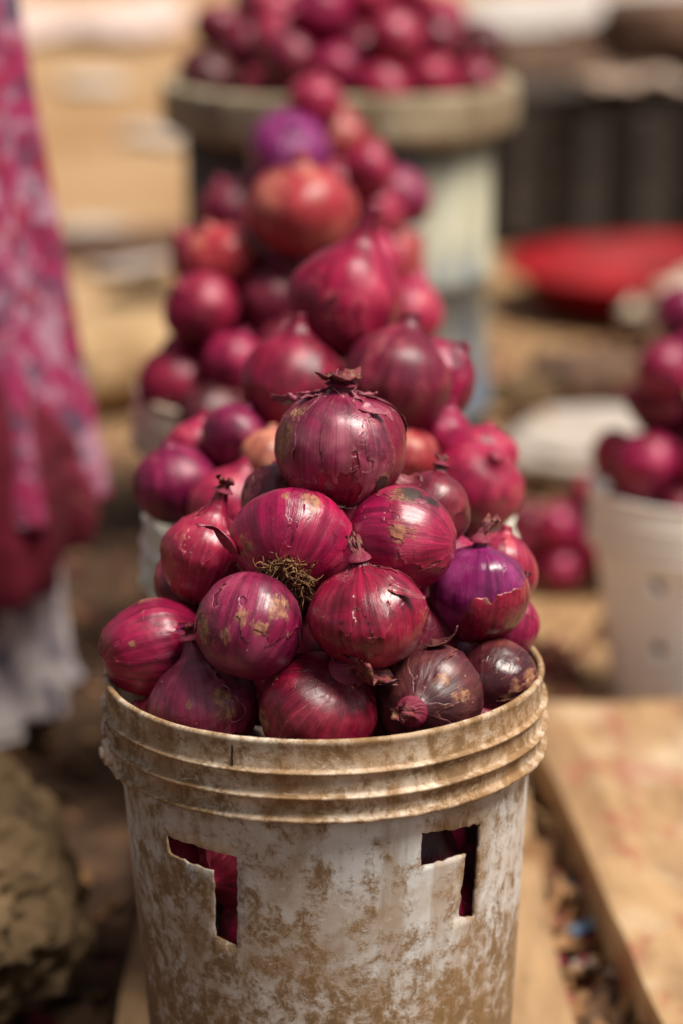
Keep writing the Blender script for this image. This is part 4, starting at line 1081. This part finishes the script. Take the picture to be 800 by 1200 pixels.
sheet('plastic_sheet', (-1.25, 10.6, -.02), .42, .9, 53, M_PINKP, 'large pinkish plastic sheet on the far sand', 'plastic sheet', .12)
for k, (x, y, s, r) in enumerate(((-.94, 8.0, .11, .3), (-.57, 6.35, .085, 1.0), (-.60, 4.45, .085, .6), (-.47, 3.95, .06, 2.0))):
    sheet('paper_scrap', (x, y, -.02), s, s * 1.5, 60 + k, M_PAPER, 'pale paper scrap littering the sand beyond the burlap sack', 'paper', .04, r, 16, 'paper scraps on the sand')
sheet('plastic_sheet', (1.85, 11.6, -.02), 1.2, 1.4, 71, M_PAPER, 'broad white plastic sheet spread far behind the crates', 'plastic sheet', .14)
sheet('cardboard', (.225, .70, .012), .05, .10, 73, M_CARD, 'torn brown cardboard piece between the bucket and the timber slab', 'cardboard', .03, .4, 18)
sheet('wrapper', (.207, .52, .012), .014, .026, 75, M_BLUE, 'small blue and white wrapper lying closest to the cardboard', 'wrapper', .012, .5, 12)
sheet('wrapper', (.216, .435, .012), .012, .022, 77, M_BLUE, 'small crumpled blue wrapper among the onion skins', 'wrapper', .014, 2.0, 12)
sheet('paper_scrap', (.223, .352, .012), .012, .024, 79, M_PAPER, 'small pale paper scrap among the onion skins by the plank', 'paper', .010, .9, 12)

# dry onion skins trodden into the soil
def litter():
    rr = random.Random(5)
    V, Fc, cl = [], [], []
    def bit(x, y, s, z0):
        a = rr.uniform(0, 6.28); cu = rr.uniform(-1.2, 1.6); tl = rr.gauss(0, .4); tl2 = rr.gauss(0, .4)
        n, m = 5, 4; b = len(V); L, W = s, s * rr.uniform(.4, .9)
        c = rr.random()
        for i in range(n):
            for j in range(m):
                u, v = i / (n - 1) - .5, j / (m - 1) - .5
                px, py = u * L * (1 + rr.gauss(0, .07)), v * W * (1 - abs(u) * .8) * (1 + rr.gauss(0, .1))
                pz = s * (cu * u * u + .5 * cu * v * v) + px * tl + py * tl2
                V.append((x + px * math.cos(a) - py * math.sin(a), y + px * math.sin(a) + py * math.cos(a), z0 + pz + s * .15)); cl.append(c)
        for i in range(n - 1):
            for j in range(m - 1):
                q = b + i * m + j; Fc.append((q, q + m, q + m + 1, q + 1))
    for _ in range(900):
        x = rr.uniform(.175, .265); y = rr.uniform(-.1, 1.25)
        bit(x, y, rr.uniform(.012, .045), -.004 + rr.random() * .016)
    for _ in range(420):
        x = rr.uniform(-.55, -.19); y = rr.uniform(-.1, 2.4)
        bit(x, y, rr.uniform(.010, .032), -.012 + rr.random() * .006)
    for _ in range(420):
        x = rr.uniform(.25, .75); y = rr.uniform(1.2, 3.4)
        bit(x, y, rr.uniform(.012, .04), -.012 + rr.random() * .006)
    n = NT('dry onion skin litter')
    f = n.attr('tone', True)
    c = n.mix(n.ramp(f, .0, .55), (0.055, 0.028, 0.018), (0.26, 0.135, 0.06))
    c = n.mix(n.ramp(f, .72, .86), c, (0.20, 0.02, 0.045))
    m = n.done(c, .6, Specular_IOR_Level=.2)
    o = mk_obj('onion_skin_litter', mk_mesh('onion_skin_litter', V, Fc, {'tone': cl}), m)
    tag(o, 'dry onion skins trodden into the soil around the buckets', 'litter', kind='stuff')
litter()
THREAD = [(-.268 + .075 * t + .012 * math.sin(t * 3), .80 - .02 * t, .315 - .075 * t - .035 * t * t * (1 - t)) for t in np.linspace(0, 1, 14)]

# ------------------------------------------------------------------ the person in printed cloth
def cloth_mat():
    n = NT('pink printed cotton')
    o = n.obj()
    w = n.vadd(o, n.map(n.noise(o, 9, 3), (.05, .05, .05)))
    v = n.noise(w, 24, 4, .6, .6)
    c = n.mix(n.ramp(v, .40, .50), (0.15, 0.003, 0.030), (0.28, 0.014, 0.080))
    c = n.mix(n.ramp(n.noise(n.map(w, (1, 1, 1), (4, 2, 7)), 30, 4, .6), .50, .58), c, (0.38, 0.19, 0.26))
    c = n.mix(n.ramp(n.noise(n.map(w, (1, 1, 1), (1, 9, 3)), 26, 4, .6), .54, .62), c, (0.09, 0.05, 0.09))
    c = n.mix(n.ramp(n.noise(n.map(w, (1, 1, 1), (8, 1, 1)), 20, 4, .6), .55, .63), c, (0.26, 0.003, 0.03))
    return n.done(c, .85, n.bump(n.noise(o, 60, 4), .2, .004))
def lining_mat():
    n = NT('grey printed cotton')
    o = n.obj()
    c = n.mix(n.ramp(n.noise(o, 14, 4, .6, .5), .42, .56), (0.30, 0.26, 0.29), (0.62, 0.56, 0.56))
    c = n.mix(n.ramp(n.noise(n.map(o, (1, 1, 1), (3, 3, 3)), 20, 4), .58, .64), c, (0.12, 0.11, 0.17))
    return n.done(c, .85)
TH = []
def person():
    px, py = -.535, 1.02
    root = empty('person', (px, py, -.006))
    root.rotation_euler = (0, 0, math.radians(-25))
    tag(root, 'person standing in a pink printed dress with a red shawl end hanging', 'person')
    skin = NT('brown skin'); skin = skin.done(skin.mix(skin.ramp(skin.noise(skin.obj(), 12, 4), .4, .6), (.085, .042, .024), (.12, .062, .036)), .5)
    # skeleton: one continuous skinned body, facing +X
    J = {}; E = []
    def j(name, p, r, parent=None):
        J[name] = (len(J), p, r)
        if parent: E.append((J[parent][0], J[name][0]))
    j('pelvis', (0, 0, .90), .125); j('waist', (0, 0, 1.04), .105, 'pelvis'); j('chest', (.01, 0, 1.20), .120, 'waist'); j('collar', (0, 0, 1.33), .085, 'chest')
    j('throat', (0, 0, 1.385), .045, 'collar'); j('jaw', (.02, 0, 1.45), .055, 'throat'); j('skull', (.0, 0, 1.53), .082, 'jaw'); j('crown', (-.01, 0, 1.585), .055, 'skull'); j('nose', (.088, 0, 1.50), .012, 'jaw')
    for s, q in ((1, 'l'), (-1, 'r')):
        j(q + 'sh', (0, s * .155, 1.31), .052, 'collar'); j(q + 'el', (-.02, s * .20, 1.05), .038, q + 'sh'); j(q + 'wr', (.05, s * .185, .83), .024, q + 'el')
        j(q + 'pa', (.068, s * .183, .775), .027, q + 'wr')
        for f in range(4):
            y = s * (.183 + (f - 1.5) * .017); L = (.062, .072, .068, .052)[f]
            j(q + 'k%d' % f, (.078, y, .745), .0095, q + 'pa'); j(q + 'm%d' % f, (.083, y, .745 - L * .55), .0085, q + 'k%d' % f); j(q + 't%d' % f, (.076, y, .745 - L), .0065, q + 'm%d' % f)
        j(q + 'th', (.092, s * .160, .775), .0105, q + 'pa'); j(q + 'tt', (.108, s * .152, .738), .008, q + 'th')
        j(q + 'hip', (0, s * .085, .84), .092, 'pelvis'); j(q + 'kn', (.015, s * .085, .47), .058, q + 'hip'); j(q + 'ca', (-.005, s * .085, .33), .052, q + 'kn')
        j(q + 'an', (-.015, s * .085, .075), .035, q + 'ca'); j(q + 'ba', (.07, s * .09, .028), .030, q + 'an'); j(q + 'to', (.15, s * .095, .022), .020, q + 'ba')
    me = bpy.data.meshes.new('body')
    me.from_pydata([v[1] for v in J.values()], E, [])
    body = mk_obj('body', me, skin, root)
    body.modifiers.new('skin', 'SKIN')
    for i, v in enumerate(J.values()):
        sv = me.skin_vertices[0].data[i]; sv.radius = (v[2], v[2]); sv.use_root = (i == 0)
    body.modifiers.new('sub', 'SUBSURF').levels = 1
    body.modifiers['sub'].render_levels = 2
    def cloth_tube(name, prof, mat, folds, amp, seed, nu=160, a0=0, a1=2 * math.pi, thick=.004, hem=0.0, edges=None):
        nv = 46; pr = catmull(prof, nv)
        closed = abs(a1 - a0 - 2 * math.pi) < 1e-6
        th = np.linspace(a0, a1, nu, endpoint=not closed)
        t = np.linspace(0, 1, nv)[:, None]
        f = amp * t ** 1.2 * (np.sin(th * folds + seed + 1.2 * np.sin(th * 2 + seed) + t * .8) + .5 * np.sin(th * folds * 2.3 + seed * 2))
        r = pr[:, 0][:, None] * (1 + f) + fbm(np.stack([np.cos(th)[None] * 2 + 0 * t, np.sin(th)[None] * 2 + 0 * t, t * 3 + 0 * th[None]], -1), seed, 3) * .012
        z = pr[:, 1][:, None] + hem * t * np.sin(th * 1.0 + seed)[None]
        if edges:
            dg = np.degrees(th); z = np.interp(dg, edges[0], edges[1])[None] * (1 - t) + np.interp(dg, edges[0], edges[2])[None] * t
        sq = pr[:, 2][:, None]
        P = np.stack([r * np.cos(th) * sq, r * np.sin(th), z + 0 * r], -1)
        F4 = grid_faces(nv, nu)
        if not closed: F4 = [f4 for f4 in F4 if not (f4[0] % nu == nu - 1)]
        o = mk_obj(name, mk_mesh(name, P.reshape(-1, 3), [tuple(f4) for f4 in F4]), mat, root)
        o.modifiers.new('thick', 'SOLIDIFY').thickness = thick
        return o
    cm, lm = cloth_mat(), lining_mat()
    red = simple_mat('deep red cotton', (.065, .001, .007), (.13, .0012, .016), 7, .9, .3, .005)
    head = simple_mat('dark red headscarf', (.16, .01, .03), (.24, .02, .05), 8, .9, .3, .01)
    cloth_tube('dress', [(.10, 1.36, .75), (.155, 1.28, .8), (.155, 1.15, .85), (.14, 1.04, .9), (.165, .92, .95), (.185, .80, 1), (.215, .55, 1), (.245, .30, 1), (.25, .24, 1)], cm, 11, .075, 2, hem=.03)
    cloth_tube('underskirt', [(.13, 1.0, .95), (.15, .80, 1), (.17, .50, 1), (.205, .22, 1), (.225, .06, 1), (.228, .03, 1)], lm, 11, .07, 5)
    # the shawl wraps the hips and its end hangs in a point
    sh = cloth_tube('shawl', [(.240, .50, 1), (.255, .46, 1), (.262, .40, 1), (.266, .32, 1), (.264, .24, 1)], red, 17, .05, 3, 160, math.radians(-135), math.radians(33), .005,
                    edges=((-135, -25, 22, 33), (.52, .45, .325, .30), (.15, .175, .240, .280)))
    for s in (1, -1):
        V = []; Fc = []; n = 20
        pts = [((0, s * .12, 1.33), .075), ((-.005, s * .168, 1.27), .072), ((-.015, s * .19, 1.15), .062), ((-.02, s * .205, 1.03), .058), ((-.015, s * .205, .99), .062)]
        for i, (p, r) in enumerate(pts):
            for k in range(n):
                a = 2 * math.pi * k / n; V.append((p[0] + r * math.cos(a), p[1] + r * math.sin(a) * .8, p[2] + r * .35 * s * math.sin(a) * (1 - i / 4)))
            if i:
                for k in range(n): Fc.append(((i - 1) * n + k, (i - 1) * n + (k + 1) % n, i * n + (k + 1) % n, i * n + k))
        mk_obj('sleeve', mk_mesh('sleeve', V, Fc), cm, root).modifiers.new('thick', 'SOLIDIFY').thickness = .004
    # headscarf: wraps skull and neck, open at the face
    V, Fc = [], []; nu, nv = 48, 26
    for i in range(nv):
        t = i / (nv - 1)
        for k in range(nu):
            a = math.radians(48) + math.radians(264) * k / (nu - 1)
            ph = t * 2.2
            r = .100 * math.sin(min(ph, 1.75)) + (.03 * (t - .8) / .2 if t > .8 else 0) + .006 * math.sin(a * 8 + t * 5)
            V.append((-.012 + r * math.cos(a) * 1.06, r * math.sin(a) * .93, 1.54 + .098 * math.cos(ph) - (.16 * (t - .7) / .3 if t > .7 else 0)))
        if i:
            for k in range(nu - 1): Fc.append(((i - 1) * nu + k, (i - 1) * nu + k + 1, i * nu + k + 1, i * nu + k))
    mk_obj('headscarf', mk_mesh('headscarf', V, Fc), head, root).modifiers.new('thick', 'SOLIDIFY').thickness = .006
    ew = NT('eye'); ew = ew.done((.6, .56, .5), .3); ed = NT('iris'); ed = ed.done((.02, .012, .008), .2)
    lip = simple_mat('lips', (.12, .035, .03), (.15, .045, .038), 20, .5)
    for s in (1, -1):
        bm = bmesh.new(); bmesh.ops.create_uvsphere(bm, u_segments=16, v_segments=10, radius=.0115)
        m1 = bpy.data.meshes.new('eye'); bm.to_mesh(m1); bm.free()
        eo = mk_obj('eye', m1, ew, root); eo.location = (.068, s * .031, 1.522)
        bm = bmesh.new(); bmesh.ops.create_uvsphere(bm, u_segments=12, v_segments=8, radius=.006)
        m2 = bpy.data.meshes.new('iris'); bm.to_mesh(m2); bm.free()
        io = mk_obj('iris', m2, ed, eo); io.location = (.007, 0, 0)
    bm = bmesh.new(); bmesh.ops.create_uvsphere(bm, u_segments=16, v_segments=8, radius=1)
    for v in bm.verts: v.co = Vector((v.co.x * .010, v.co.y * .023, v.co.z * .008))
    m3 = bpy.data.meshes.new('mouth'); bm.to_mesh(m3); bm.free()
    mo = mk_obj('mouth', m3, lip, root); mo.location = (.070, 0, 1.452)
    th = strand_mesh('loose_thread', [([Vector(p) for p in THREAD], .0011)], 5)
    to = mk_obj('loose_thread', th, M_ROOT, root)
    TH.append(to)
    # sandals
    for s in (1, -1):
        V = []; Fc = []; n = 28
        for z in (0.0, .012):
            for k in range(n):
                a = 2 * math.pi * k / n; V.append((.07 + .125 * math.cos(a), s * .09 + (.042 + .008 * math.cos(a)) * math.sin(a), z))
        for k in range(n): Fc.append((k, (k + 1) % n, n + (k + 1) % n, n + k))
        Fc += [tuple(range(n))[::-1], tuple(range(n, 2 * n))]
        mk_obj('sandal', mk_mesh('sandal', V, Fc, smooth=False), head, root)
person()
bpy.context.view_layer.update()
TH[0].matrix_parent_inverse = TH[0].parent.matrix_world.inverted()
